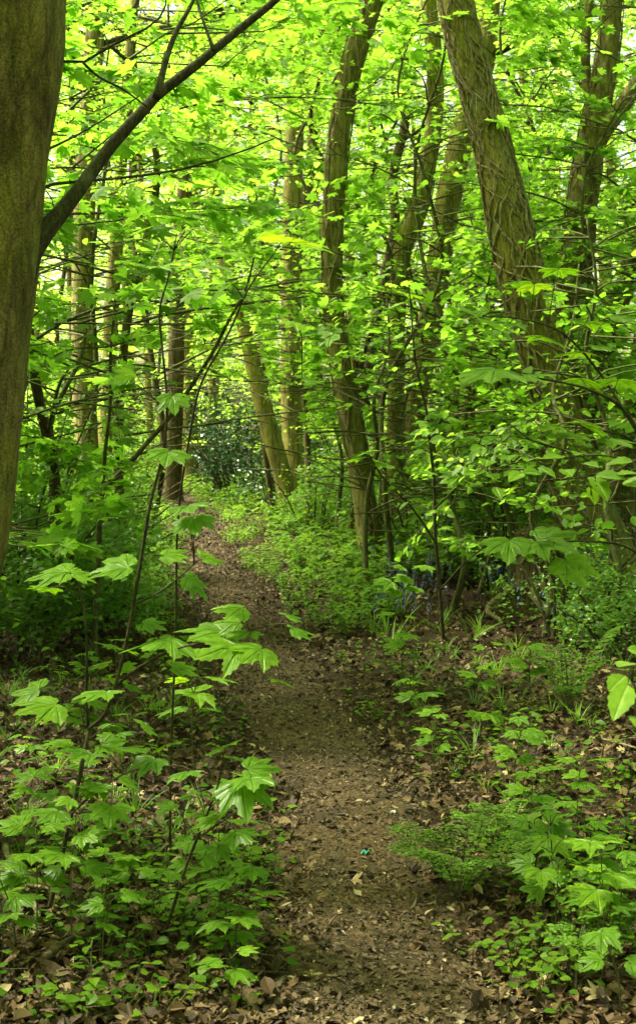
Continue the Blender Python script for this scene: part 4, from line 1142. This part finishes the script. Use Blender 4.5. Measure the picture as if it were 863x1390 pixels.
def herbs():
    rng = np.random.default_rng(31)
    up = [herb_tpl(rng, 'upright') for _ in range(8)]
    n = 17000
    x, y = scatter_xy(rng, n, 8.5, 34.0, xm=0.27, xa=0.6, pw=1.1)
    dp = np.abs(x - path_x(y)); edge = np.interp(y, [10, 14, 30], [.42, .33, .28]) + 0.22 * pnoise(x, y, 1.3)
    start = np.where(x > path_x(y), 10.3, 10.6) + 3.4 * pnoise(x, y, 0.8, 3)
    keep = (dp > edge) & (y > start) & (pnoise(x, y, 0.5, 9) > -0.28)
    x, y = x[keep], y[keep]
    P = np.stack([x, y, gz(x, y)], -1)
    d = np.abs(x - path_x(y))
    sc_ = rng.uniform(.6, 1.15, len(x)) * np.interp(d, [.4, 1.0, 3], [.55, .95, 1.15]) * np.interp(y, [9, 14, 30], [.7, 1, 1.25])
    mbL = MB(); mbT = MB()
    xform_plants(mbL, mbT, up, P, rng.uniform(0, 6.28, len(x)), sc_, rng, OV_MID if False else OV_LO, tone=0.55)
    o = mbL.build('ground_cover', M['herb']); tag(o, 'dense green leafy herbs covering the ground beside the far path', 'ground cover', kind='stuff')
    o = mbT.build('herb_stems', M['gtwig']); tag(o, 'thin green stems of the dense herbs beside the far path', 'ground cover', kind='stuff')
    # grasses and bluebell leaves
    gr = [herb_tpl(rng, 'grass') for _ in range(6)]
    n = 45
    px = rng.uniform(360, 760, n); d = 9.2 + 6.5 * rng.random(n) ** 1.2
    x = (px - 431.5) / FPX * d; y = d
    keep = (x - path_x(y) > 0.5) & (pnoise(x, y, 1.1, 20) > -0.15); x, y = x[keep], y[keep]
    mb = MB(); xform_plants(mb, None, gr, np.stack([x, y, gz(x, y)], -1), rng.uniform(0, 6.28, len(x)), rng.uniform(.6, 1.1, len(x)), rng, BLADE, tone=.55)
    n = 260; d = rng.uniform(3.8, 9, n); s_ = rng.choice((-1, 1), n); x = path_x(d) + s_ * rng.uniform(.5, 2.4, n)
    xform_plants(mb, None, gr, np.stack([x, d, gz(x, d)], -1), rng.uniform(0, 6.28, n), rng.uniform(.2, .55, n), rng, BLADE, tone=.45)
    o = mb.build('grass', M['herb']); tag(o, 'fine arching grass and bluebell leaves among the herbs right of the path', 'grass', kind='stuff')
    # bluebell flowers, a blue haze of tiny bells
    mbF = MB(); mbS = MB()
    n = 110
    cl = rng.integers(0, 7, n)
    cx = np.array([565, 530, 640, 590, 560, 690, 760])[cl]; cd = np.array([11.0, 12.5, 12.5, 14.0, 10.6, 11.2, 10.2])[cl]
    px = cx + rng.normal(0, 26, n); y = cd + rng.normal(0, .55, n); x = (px - 431.5) / FPX * y
    keep = x - path_x(y) > .6; x, y = x[keep], y[keep]; n = len(x)
    b = np.stack([x, y, gz(x, y)], -1); h = rng.uniform(.26, .40, n)
    t = b + np.stack([rng.normal(0, .03, n), rng.normal(0, .03, n), h], -1)
    mbS.segs(b, t, .0022, .0016, 3)
    for k in range(7):
        aa = rng.uniform(0, 2 * PI, n); f = .6 + .4 * k / 7
        P = b + (t - b) * f + np.stack([np.cos(aa) * .012, np.sin(aa) * .012, 0 * aa], -1)
        mbF.leaves(OV_LO, P, np.stack([np.cos(aa) * .5, np.sin(aa) * .5, -0.8 + 0 * aa], -1), np.stack([np.cos(aa), np.sin(aa), .5 + 0 * aa], -1), rng.uniform(.022, .034, n), rng.random(n))
    o = mbF.build('bluebells', M['bluebell']); tag(o, 'scattered bluebell flowers in the shade right of the path', 'bluebells', kind='stuff')
    o = mbS.build('bluebell_stalks', M['gtwig']); tag(o, 'thin bluebell stalks in the shade right of the path', 'bluebells', kind='stuff')
    # low leaves close to the camera, in patches
    lo = [herb_tpl(rng, 'low') for _ in range(10)]
    patches = [(330, 1190, 70, 130), (360, 1135, 40, 40), (400, 1215, 34, 45), (250, 1255, 80, 110), (180, 1190, 80, 80), (110, 1110, 90, 70), (280, 985, 42, 40), (240, 935, 36, 25), (40, 1200, 60, 50),
               (320, 1290, 70, 60), (120, 1330, 130, 120), (340, 1360, 60, 40), (640, 1195, 40, 30), (790, 1250, 90, 140), (735, 1085, 75, 70), (690, 1015, 50, 36), (810, 1150, 80, 90), (490, 985, 30, 60), (605, 1045, 60, 30),
               (690, 945, 60, 40), (845, 1060, 50, 36), (440, 1245, 14, 7), (620, 1290, 40, 20), (720, 1330, 90, 120), (590, 1130, 26, 18), (700, 1170, 50, 50), (560, 900, 60, 40), (180, 1010, 90, 50), (470, 900, 30, 20), (540, 1150, 24, 12), (800, 950, 60, 50), (620, 960, 60, 30)]
    pts = []
    for (cx_, cy_, r_, k) in patches:
        for _ in range(int(k * (0.34 if cx_ < 420 else 0.36))):
            q = G(cx_ + rng.normal(0, r_ * .55), min(1385, cy_ + rng.normal(0, r_ * .42)))
            if abs(q[0] - path_x(q[1])) > 0.30 + rng.random() * 0.12 or rng.random() < .05: pts.append(q)
    pts = np.array(pts)
    mbL = MB(); mbT = MB()
    xform_plants(mbL, mbT, lo, pts, rng.uniform(0, 6.28, len(pts)), rng.uniform(.7, 1.3, len(pts)), rng, ROUND, tone=.5)
    o = mbL.build('low_ground_cover', M['ivy']); tag(o, 'patches of small round leaves creeping over the litter near the camera', 'ground cover', kind='stuff')
    o = mbT.build('creeping_stems', M['gtwig']); tag(o, 'short stalks of the small creeping leaves near the camera', 'ground cover', kind='stuff')
herbs()

# ------------------------------------------------------------------ saplings at the front, leaf by leaf
def add_leaf(mbL, mbT, c, size, away, rng, stemP=None, tpl=SYC_HI, tilt=0.38, droop=None, mid=0.42, hang=0.0):
    """leaf whose middle is at c, pointing along away"""
    X = np.array([away[0], away[1], 0.0]); X = X / max(np.linalg.norm(X), 1e-6)
    X[2] = rng.normal(-0.04, 0.10) - hang
    N = np.array([rng.normal(0, 0.2), -tilt + rng.normal(0, 0.16), 1.0])
    X = nrm(X); b = c - X * size * mid
    if tpl is SYC_HI: tpl = SYC_VARS[rng.integers(0, 9)]
    cu = np.array([[abs(rng.normal(0.03, 0.07)) + 0.01, rng.normal(-0.05, 0.09), rng.normal(0, 0.14)]])
    mbL.leaves(tpl, [b], np.array([X]), np.array([N]), size, np.clip(rng.normal(0.5, 0.26), 0, 1), cu)
    if stemP is not None and len(stemP):
        i = int(np.argmin(np.linalg.norm(stemP - b - np.array([0, 0, -0.03]), axis=1) ))
        s0 = stemP[i]
        md = (s0 + b) / 2 + np.array([0, 0, 0.12 * np.linalg.norm(b - s0)])
        mbT.tube(spline([s0, md, b], 6), [0.0019, 0.0017, 0.0016, 0.0015, 0.0013, 0.0012], 5)

def hero(name, label, stems, leaves, seed, mat='syc_near', tpl=SYC_HI, stem_mat='twig', cat='sapling', base_px=None, base_pt=None, tilt=0.34, k=1.27, fill=0):
    rng = np.random.default_rng(seed)
    SP = []; mbS = MB(); base = None
    for j, (pts, ws, d0, d1) in enumerate(stems):
        n = len(pts)
        q = [W(px, py, d0 + (d1 - d0) * i / (n - 1)) for i, (px, py) in enumerate(pts)]
        if j == 0:
            g = float(gz(q[0][0], q[0][1]))
            if q[0][2] > g: q.insert(0, np.array([q[0][0], q[0][1], g - 0.05])); ws = [ws[0]] + list(ws)
            base = np.array([q[0][0], q[0][1], g])
        L = np.linalg.norm(np.diff(np.array(q), axis=0), axis=1).sum()
        Q = spline(q, max(12, int(L / 0.03)))
        dd = np.interp(np.linspace(0, 1, len(Q)), [0, 1], [d0, d1])
        R = np.interp(np.linspace(0, len(q) - 1, len(Q)), np.arange(len(q)), ws) / 2 * dd / FPX
        Q[:, 0] += 0.004 * np.sin(np.arange(len(Q)) * 0.35 + seed); mbS.tube(Q, R, 8); SP.append(Q)
    SP = np.vstack(SP)
    e = empty(name, base, label, cat)
    mbL = MB()
    for lf in leaves:
        px, py, w_, d = lf[:4]; hang = lf[4] if len(lf) > 4 else 0
        c = W(px, py, d); g = float(gz(c[0], c[1]))
        c[2] = max(c[2], g + 0.03)
        i = int(np.argmin(np.linalg.norm(SP - c, axis=1))); aw = c - SP[i] + rng.normal(0, 0.02, 3)
        add_leaf(mbL, mbS, c, w_ * d / FPX / k, aw, rng, SP, tpl, tilt, hang=hang, mid=0.42 if tpl is SYC_HI else 0.5)
    for _ in range(fill):      # extra small leaves along the stems
        i = rng.integers(int(len(SP) * .1), len(SP)); a = rng.uniform(0, 2 * PI); c = SP[i] + np.array([math.cos(a), math.sin(a), .2]) * rng.uniform(.07, .14)
        add_leaf(mbL, mbS, c, rng.uniform(.04, .09), c - SP[i], rng, SP, tpl, tilt)
    mbS.build('stem', M[stem_mat], e, base, smooth=True)
    mbL.build('foliage', M[mat], e, base)
    return e

hero('sycamore_sapling', 'forked sycamore sapling at lower left with tiers of large lobed leaves',
     [([(52, 1296), (70, 1220), (92, 1120), (107, 1070), (122, 990)], [8, 7, 6.5, 6, 5.5], 4.12, 4.1),
      ([(122, 990), (118, 940), (117, 880), (112, 820)], [5, 4, 3.5, 2.5], 4.1, 4.1),
      ([(122, 990), (145, 965), (167, 885), (188, 780), (205, 690), (216, 640), (222, 600), (226, 540), (222, 470), (218, 420), (226, 380), (235, 340)], [5.5, 5, 5, 5, 4.6, 4.2, 4, 3.6, 3.2, 3, 2.5, 2], 4.1, 3.7),
      ([(180, 823), (215, 805), (240, 785), (262, 765)], [3, 2.5, 2.2, 1.8], 4.05, 3.8),
      ([(150, 940), (190, 905), (240, 880), (300, 868), (360, 850), (405, 845)], [4, 3.6, 3.2, 3, 2.4, 1.6], 4.1, 3.6),
      ([(95, 1110), (130, 1075), (180, 1045), (240, 1040), (270, 1050)], [3.6, 3.2, 3, 2.5, 2], 4.1, 3.9)],
     [(50, 962, 84, 4.0), (130, 945, 72, 3.9), (76, 1008, 52, 4.1), (110, 1026, 62, 3.9), (36, 938, 62, 4.2), (128, 1073, 52, 4.0), (66, 1108, 56, 4.0), (150, 1106, 56, 3.9, .4),
      (152, 1015, 46, 4.1), (200, 1040, 58, 3.9), (250, 1052, 56, 3.8), (275, 1078, 46, 3.9), (228, 1010, 40, 4.1), (26, 1113, 46, 4.2), (10, 1170, 42, 4.2), (36, 1053, 46, 4.2), (125, 1135, 52, 4.0, .3),
      (175, 1060, 44, 4.2), (180, 1015, 48, 4.2), (200, 985, 40, 4.3),
      (227, 622, 58, 3.8, .5), (236, 548, 46, 3.7, .8), (65, 780, 84, 4.1), (95, 772, 50, 4.2), (150, 772, 78, 4.0), (112, 778, 50, 4.1), (268, 797, 54, 3.9, .9), (290, 760, 48, 3.8), (310, 826, 62, 3.7), (308, 845, 52, 3.8),
      (258, 690, 50, 3.7, .2), (264, 712, 60, 3.7, .4), (215, 872, 90, 3.9), (282, 862, 84, 3.8), (300, 882, 100, 3.6), (345, 888, 66, 3.6), (385, 925, 44, 3.7), (411, 856, 48, 3.6, .3), (398, 836, 40, 3.7), (240, 755, 52, 4.0), (210, 850, 50, 4.0),
      (250, 352, 60, 3.2), (200, 362, 74, 3.3), (285, 362, 56, 3.1), (315, 345, 52, 3.2), (160, 880, 56, 4.1), (250, 905, 50, 4.0), (330, 862, 50, 3.7), (60, 800, 44, 4.3)], 501)
hero('sycamore_sapling', 'low sycamore sapling with one big glossy folded leaf beside the path',
     [([(208, 1312), (228, 1250), (250, 1180), (272, 1130), (295, 1075), (300, 1040)], [6, 5, 4.5, 4, 3.4, 2.4], 4.0, 3.9), ([(268, 1140), (295, 1118), (325, 1100)], [3, 2.5, 2], 3.95, 3.8)],
     [(330, 1082, 84, 3.7, .35), (356, 1044, 62, 3.8), (300, 1014, 56, 3.9), (280, 1110, 52, 3.9), (330, 1135, 52, 3.8), (318, 1028, 40, 4.0), (225, 1096, 36, 4.1), (342, 1062, 60, 3.7), (262, 1075, 44, 4.0), (310, 1150, 44, 3.9), (290, 1165, 40, 3.9)], 502)
hero('sycamore_sapling', 'tall greenish forked sapling stem between the edge trunk and the path',
     [([(130, 892), (132, 800), (134, 720), (136, 680), (150, 655), (180, 625), (210, 590), (238, 555), (262, 522), (288, 478), (310, 438), (330, 400), (345, 350)], [8, 8, 8, 8, 8, 8, 7, 6.5, 6, 5, 4.5, 3.5, 2.5], 8.4, 7.2),
      ([(136, 690), (142, 630), (147, 580), (150, 520), (152, 460), (157, 390)], [6, 5.5, 5, 4.5, 4, 3], 8.3, 8.0),
      ([(60, 540), (72, 552), (105, 545), (160, 532), (220, 524), (262, 520)], [2.5, 3, 3, 2.6, 2.4, 2], 7.6, 7.4),
      ([(40, 503), (60, 490), (100, 474), (150, 470), (195, 455), (222, 440)], [2, 3, 3, 2.6, 2.2, 2], 7.6, 7.4)],
     [(px, py, 26 + 10 * math.sin(px * 3.1), 7.3 + .3 * math.cos(px)) for px, py in
      [(75, 545), (110, 550), (150, 528), (190, 535), (230, 518), (60, 480), (90, 470), (130, 462), (170, 462), (205, 445), (300, 430), (330, 385), (350, 345), (310, 460), (280, 500), (340, 420), (365, 395), (320, 355),
       (160, 380), (145, 400), (170, 420), (140, 440), (160, 500), (175, 600), (240, 540), (100, 560), (50, 515), (270, 470), (380, 370), (300, 400), (355, 440), (385, 420)]], 503, stem_mat='gtwig')
hero('sycamore_sapling', 'slender dark sapling standing upright between the centre trunk and the stump',
     [([(602, 862), (596, 800), (592, 740), (589, 680), (586, 620), (580, 570), (570, 520), (560, 460), (556, 400)], [5.5, 5, 5, 4.6, 4.4, 4, 3.5, 3, 2], 9.4, 9.0),
      ([(592, 740), (560, 690), (520, 650), (500, 615)], [3.5, 3, 2.5, 2], 9.3, 9.0), ([(589, 690), (620, 660), (640, 620), (655, 590)], [3, 2.5, 2.2, 2], 9.2, 9.0),
      ([(597, 800), (625, 770), (660, 740)], [3, 2.5, 2], 9.3, 9.1)],
     [(px, py, 30 + 9 * math.sin(px * 2.3), 9.1) for px, py in
      [(575, 575), (605, 577), (620, 570), (590, 565), (560, 470), (540, 455), (580, 450), (555, 400), (575, 410), (535, 415), (500, 612), (520, 630), (480, 625), (655, 590), (640, 605), (670, 610), (660, 738), (630, 752), (680, 752), (600, 510), (560, 520), (610, 650), (575, 640),
       (545, 785), (530, 800), (560, 800), (520, 790), (575, 770), (540, 770)]], 504, fill=16)
hero('sycamore_sapling', 'sycamore sapling entering from the right edge with large pale shining leaves',
     [([(905, 1200), (900, 900), (890, 760), (880, 640), (850, 560), (800, 530), (740, 515), (680, 508)], [8, 7, 6.5, 6, 5, 4, 3, 2], 4.7, 4.3),
      ([(893, 775), (850, 742), (800, 735), (745, 736), (705, 742)], [4, 3.4, 3, 2.4, 1.8], 4.6, 4.3), ([(865, 590), (810, 500), (760, 450), (700, 432), (660, 430)], [4, 3.4, 3, 2.4, 1.8], 4.6, 4.5),
      ([(884, 660), (860, 600), (820, 585), (770, 575)], [4, 3, 2.5, 2], 4.6, 4.4)],
     [(690, 747, 76, 4.2, .3), (750, 738, 84, 4.2, .1), (780, 777, 66, 4.2, .9), (732, 722, 28, 4.2), (670, 508, 88, 4.2), (640, 513, 52, 4.3), (716, 512, 62, 4.3), (690, 522, 50, 4.3), (655, 433, 74, 4.5), (690, 440, 54, 4.5), (725, 392, 50, 4.6), (742, 460, 60, 4.6), (640, 425, 44, 4.5),
      (760, 370, 50, 4.7), (800, 440, 60, 4.7), (770, 590, 56, 4.4), (800, 575, 66, 4.3), (840, 600, 60, 4.3), (745, 580, 44, 4.4), (790, 520, 60, 4.5), (840, 520, 60, 4.5), (820, 470, 56, 4.6), (700, 385, 40, 4.7), (780, 480, 50, 4.6), (730, 545, 50, 4.5), (820, 620, 56, 4.5), (850, 430, 60, 4.6)], 505)
hero('hazel_sapling', 'drooping twig of pale oval leaves reaching in from the right edge',
     [([(905, 1250), (900, 900), (893, 700), (870, 628), (835, 638), (790, 648), (740, 652), (700, 664), (670, 676)], [8, 7, 5, 3.6, 3, 2.5, 2.2, 2, 1.6], 4.2, 4.0), ([(880, 640), (866, 636), (845, 647), (820, 660), (800, 672)], [3, 2.6, 2.2, 2, 1.6], 4.05, 3.8),
      ([(870, 628), (820, 618), (760, 622), (700, 628), (660, 640)], [3, 2.4, 2, 1.8, 1.4], 4.1, 4.2)],
     [(676, 668, 26, 4.0, .5), (697, 662, 30, 4.0, .3), (700, 645, 34, 4.0), (722, 640, 34, 4.0), (720, 655, 30, 4.0), (742, 640, 32, 4.0, .3), (770, 640, 36, 4.0), (760, 655, 30, 4.0), (815, 660, 44, 3.8, .5), (828, 646, 42, 3.8), (852, 642, 30, 3.8), (805, 672, 34, 3.8, .8),
      (660, 625, 34, 4.1), (690, 620, 34, 4.1), (640, 640, 30, 4.1), (720, 622, 34, 4.1), (750, 618, 36, 4.1), (785, 615, 34, 4.1), (800, 630, 34, 4.0), (840, 625, 36, 4.0), (670, 645, 28, 4.1), (860, 655, 40, 3.8)], 506, tpl=OV_HI, k=1.0, tilt=0.45, cat='sapling')
hero('hazel_sapling', 'bright near leaves cut by the right edge above the shaded litter',
     [([(925, 1390), (915, 1150), (900, 960), (880, 925), (860, 925)], [8, 7, 5, 4, 3], 2.9, 2.8)],
     [(850, 899, 64, 2.7), (838, 925, 62, 2.75), (842, 950, 74, 2.6, .3), (880, 885, 60, 2.8), (868, 978, 60, 2.7)], 507, tpl=ovate(9, 0.24, 0.05, saw=True), k=1.0, tilt=0.5)
hero('sycamore_sapling', 'branch tip of soft large leaves hanging above the path at upper middle',
     [([(232, 1180), (236, 900), (244, 700), (262, 560), (300, 470), (335, 400), (372, 340), (400, 318)], [3.5, 3.4, 3.2, 3, 3, 2.6, 2.2, 1.8], 4.6, 3.0),
      ([(300, 470), (350, 462), (400, 458), (440, 462)], [2.6, 2.2, 2, 1.6], 3.8, 3.6)],
     [(400, 325, 80, 2.9), (372, 312, 56, 3.0), (432, 335, 46, 3.0), (358, 325, 50, 3.1), (440, 462, 44, 3.6, .5), (418, 455, 40, 3.6), (350, 455, 40, 3.8), (330, 400, 44, 3.5), (305, 385, 44, 3.5), (420, 515, 40, 3.7), (395, 440, 36, 3.6)], 508)

# ------------------------------------------------------------------ seedlings in the litter: each a thing of its own
def seedling_proto(seed, h, pairs, ls, name='sycamore_seedling', tpl=SYC_HI, mat='syc_near'):
    rng = np.random.default_rng(seed)
    e = empty(name, (0, 0, 0), 'small lobed seedling', 'seedling')
    mbS = MB(); mbL = MB()
    Q = spline([(0, 0, -0.02), (rng.normal(0, .01), rng.normal(0, .01), h * .5), (rng.normal(0, .03), rng.normal(0, .03), h)], 10)
    mbS.tube(Q, np.linspace(.0028, .0014, 10), 6)
    a = rng.uniform(0, PI)
    for k in range(pairs):
        t = .45 + .55 * (k + 1) / pairs; p = Q[min(9, int(t * 9))]; a += PI / 2 + rng.normal(0, .2)
        for b in (0, PI):
            l = ls * rng.uniform(.7, 1.15); aw = np.array([math.cos(a + b), math.sin(a + b), 0])
            c = p + aw * (l * .9) + np.array([0, 0, rng.uniform(-.01, .02)])
            add_leaf(mbL, mbS, c, l, aw, rng, Q[max(0, int(t * 9) - 1):], tpl, .15)
    mbS.build('stem', M['gtwig'], e, None, smooth=True); mbL.build('foliage', M[mat], e)
    return e
protos = [seedling_proto(700 + i, h, p, l) for i, (h, p, l) in enumerate([(.14, 2, .065), (.20, 2, .085), (.28, 3, .08), (.36, 3, .10), (.45, 4, .095), (.10, 1, .055)])]
protos += [seedling_proto(720 + i, h, p, l, 'bramble_seedling', OV_HI, 'ivy') for i, (h, p, l) in enumerate([(.10, 2, .045), (.18, 3, .05), (.26, 4, .05)])]
SD = []   # (px, py, proto, scale, area)
rs = np.random.default_rng(808)
for (x0, x1, y0, y1, n, ar) in [(0, 330, 1090, 1300, 28, 'nl'), (0, 300, 900, 1080, 26, 'ml'), (650, 863, 1120, 1300, 24, 'nr'), (560, 863, 930, 1110, 15, 'mr'), (120, 400, 1300, 1385, 12, 'fl'), (640, 863, 1300, 1385, 9, 'fr'), (440, 560, 905, 960, 6, 'mr')]:
    for _ in range(n):
        px = rs.uniform(x0, x1); py = rs.uniform(y0, y1)
        k = int(rs.choice(9, p=[.16, .18, .14, .08, .05, .1, .1, .1, .09]))
        SD.append((px, py, k, rs.uniform(.75, 1.25), ar))
AR = {'nl': 'in the litter at the lower left', 'ml': 'in the litter left of the path further back', 'nr': 'among low leaves at the lower right', 'mr': 'in the shaded litter right of the path further back',
      'fl': 'at the bottom edge left of the path', 'fr': 'at the bottom edge right of the path'}
used = set()
hd = {0: 'short', 1: 'small', 2: 'thin', 3: 'leafy', 4: 'tall', 5: 'tiny'}
hb = {6: 'tiny', 7: 'small', 8: 'upright'}
for (px, py, k, s_, ar) in SD:
    q = G(px, py)
    if abs(q[0] - path_x(q[1])) < .42: continue
    if k < 6: lb = f'{hd[k]} sycamore seedling {AR[ar]}'; gp = f'sycamore seedlings {AR[ar]} ({hd[k]})'
    else: lb = f'{hb[k]} oval-leaved seedling {AR[ar]}'; gp = f'oval-leaved seedlings {AR[ar]} ({hb[k]})'
    if k in used: copy_tree(protos[k], q, rs.uniform(0, 6.28), s_, lb, gp)
    else:
        used.add(k); o = protos[k]; o.location = q; o['label'] = lb; o['group'] = gp; o.scale = (s_,) * 3
# brighter individual seedlings that stand out at lower right
hero('sycamore_seedling', 'bright star-shaped seedling top shining at lower right', [([(747, 1215), (746, 1180), (745, 1150)], [4, 3.4, 3], 4.55, 4.5)],
     [(745, 1150, 56, 4.4, .5), (725, 1130, 40, 4.5), (765, 1128, 44, 4.5), (748, 1120, 34, 4.6)], 601, tilt=.6, cat='seedling')
hero('sycamore_seedling', 'pale broad-leaved seedling right below the bright star-shaped one', [([(738, 1262), (735, 1220), (733, 1195)], [4, 3.4, 3], 4.2, 4.2)],
     [(735, 1192, 54, 4.1, .3), (705, 1172, 46, 4.2), (762, 1185, 40, 4.2), (720, 1205, 40, 4.2)], 602, tilt=.5, cat='seedling')
hero('sycamore_seedling', 'pale broad-leaved seedling by the right edge at lower right', [([(822, 1275), (825, 1230), (828, 1190)], [4, 3.6, 3], 4.2, 4.15)],
     [(829, 1187, 58, 4.1, .5), (795, 1178, 54, 4.2), (858, 1182, 50, 4.2), (815, 1215, 44, 4.1)], 603, tilt=.5, cat='seedling')
hero('sycamore_seedling', 'single bright seedling in shaded litter right of the path', [([(660, 1015), (660, 990), (659, 975)], [3, 2.6, 2.4], 6.6, 6.6)],
     [(660, 972, 40, 6.5, .2), (640, 970, 26, 6.6), (678, 975, 28, 6.6)], 604, tilt=.6, cat='seedling')

# ------------------------------------------------------------------ ferns and a tuft of strap leaves
def fern(name, label, base, n, L, seed, mat='herb', up=1.9, leafw=0.018):
    rng = np.random.default_rng(seed)
    e = empty(name, base, label, 'fern')
    mbS = MB(); mbL = MB(); z0 = np.zeros(3)
    for k in range(n):
        a = k * 2.399 + rng.normal(0, .2); l = L * rng.uniform(.65, 1.1); u = up * rng.uniform(.7, 1.15)
        T = np.linspace(0, 1, 14)
        Q = np.stack([np.cos(a) * l * T * .8, np.sin(a) * l * T * .8, l * (u * T - .75 * T ** 2.2)], -1)
        mbS.tube(Q, np.linspace(.0028, .0008, 14), 4)
        for i in range(3, 14):
            t = i / 13; p = Q[i]; tg = nrm(Q[min(13, i + 1)] - Q[i - 1]); side = np.array([-math.sin(a), math.cos(a), 0])
            pl = l * .38 * math.sin(PI * min(1, (1 - t) * 1.15 + .06)) ** .8 * (1 if t < .9 else .5)
            for sg in (-1, 1):
                d = nrm(side * sg + tg * .55 + np.array([0, 0, -.12]))
                m = max(3, int(pl / .016)); s_ = np.linspace(.1, 1, m); PP = p + d * (pl * s_)[:, None]
                mbS.segs([p], [p + d * pl], .0011, .0005)
                for s2 in (-1, 1):
                    X = np.tile(nrm(np.cross([0, 0, 1.0], d) * s2 + d * .5), (m, 1)) + rng.normal(0, .1, (m, 3))
                    mbL.leaves(OV_MID, PP, X, np.tile([0, -.15, 1.0], (m, 1)) + rng.normal(0, .2, (m, 3)), leafw * (1.1 - s_ * .6) * rng.uniform(.5, 1.4, m), np.clip(rng.normal(.6, .2, m), 0, 1))
    mbS.build('stem', M['gtwig'], e); mbL.build('frond', M[mat], e)
fern('fern', 'feathery low plant at the right edge of the path in the foreground', G(622, 1222), 11, .26, 1)
fern('fern', 'small feathery plant behind the path-edge one', G(662, 1150), 7, .17, 2)
fern('fern', 'dark arching fern at far left under the big edge trunk', G(55, 905), 10, .46, 3, leafw=.03)
fern('fern', 'fern on the shaded bank at right below the stump', G(770, 965), 8, .34, 4, leafw=.024)
fern('fern', 'feathery plant by the bottom right corner', G(800, 1330), 8, .22, 5)

# ------------------------------------------------------------------ fallen sticks and scraps
def stick(label, pts, r, seed, mat='vine'):
    rng = np.random.default_rng(seed); q = []
    for (px, py) in pts:
        g = G(px, py); q.append(g + np.array([0, 0, .028 + rng.uniform(0, .02)]))
    Q = spline(q, 26); base = Q[0].copy()
    mb = MB(); mb.tube(Q, np.linspace(r, r * .45, 26), 8, bark_disp(seed, .1, 0, .1)); i = 14
    mb.tube(spline([Q[i], Q[i] + (Q[i + 3] - Q[i]) * 1.2 + np.array([.03, .02, .02]), Q[i] + (Q[i + 6] - Q[i]) * 1.3 + np.array([.05, .05, .03])], 8), np.linspace(r * .5, r * .2, 8), 6)
    o = mb.build('fallen_stick', M[mat], None, base, smooth=True); o.location = base
    tag(o, label, 'stick')
stick('pale curved stick lying at lower left edge', [(8, 1165), (22, 1200), (40, 1225), (52, 1262)], .016, 1)
stick('thin pale root-like stick arching in the litter at lower left', [(185, 1200), (230, 1160), (275, 1175), (320, 1150)], .006, 2)
stick('straight thin stick on shaded ground at the right edge', [(800, 1010), (830, 1016), (866, 1030)], .008, 3)
stick('short dark stick across the litter left of the path', [(60, 1148), (110, 1152), (160, 1140)], .012, 4, 'brown')
stick('thin stick in the litter right of the path further back', [(560, 1030), (600, 1038), (650, 1026)], .007, 5, 'brown')
stick('dark stick near the bottom edge left of the path', [(60, 1320), (100, 1290), (170, 1275)], .012, 6, 'brown')

def scrap(name, label, px, py, size, col, seed, cat):
    rng = np.random.default_rng(seed); g = G(px, py) + np.array([0, 0, .03])
    n = 7; mb = MB(); u, v = np.meshgrid(np.linspace(-.5, .5, n), np.linspace(-.5, .5, n))
    V = np.stack([u * size, v * size * .7, .2 * size * np.sin(u * 9 + v * 6) + rng.normal(0, .07 * size, u.shape)], -1)
    V[..., 0] += rng.normal(0, .05 * size, u.shape); V = V.reshape(-1, 3)
    V2 = V - np.array([0, 0, .0012])
    i = (np.arange(n - 1)[:, None] * n + np.arange(n - 1)[None]).ravel()
    keep = rng.random(len(i)) > .15; i = i[keep]
    q = np.stack([i, i + 1, i + n + 1, i + n], -1); mb.add(V, None, q); mb.add(V2, None, q[:, ::-1])
    m, nn, out = nmat(name); b = nn.nodes.new('ShaderNodeBsdfPrincipled'); b.inputs['Base Color'].default_value = (*col, 1); b.inputs['Roughness'].default_value = .4
    nn.links.new(b.outputs[0], out.inputs[0])
    o = mb.build(name, m); o.location = g; o.rotation_euler = (0, 0, rng.uniform(0, 3)); tag(o, label, cat)
scrap('litter_scrap', 'tiny crumpled teal scrap lying on the path', 495, 1167, .032, (.05, .36, .30), 1, 'litter')
scrap('paper_scrap', 'small crumpled white scrap among leaves at lower left', 198, 991, .035, (.7, .66, .58), 2, 'litter')
scrap('paper_scrap', 'small pale scrap at the right edge of the foreground path', 533, 1112, .022, (.6, .56, .48), 3, 'litter')

print('leaves total', LEAFCOUNT)
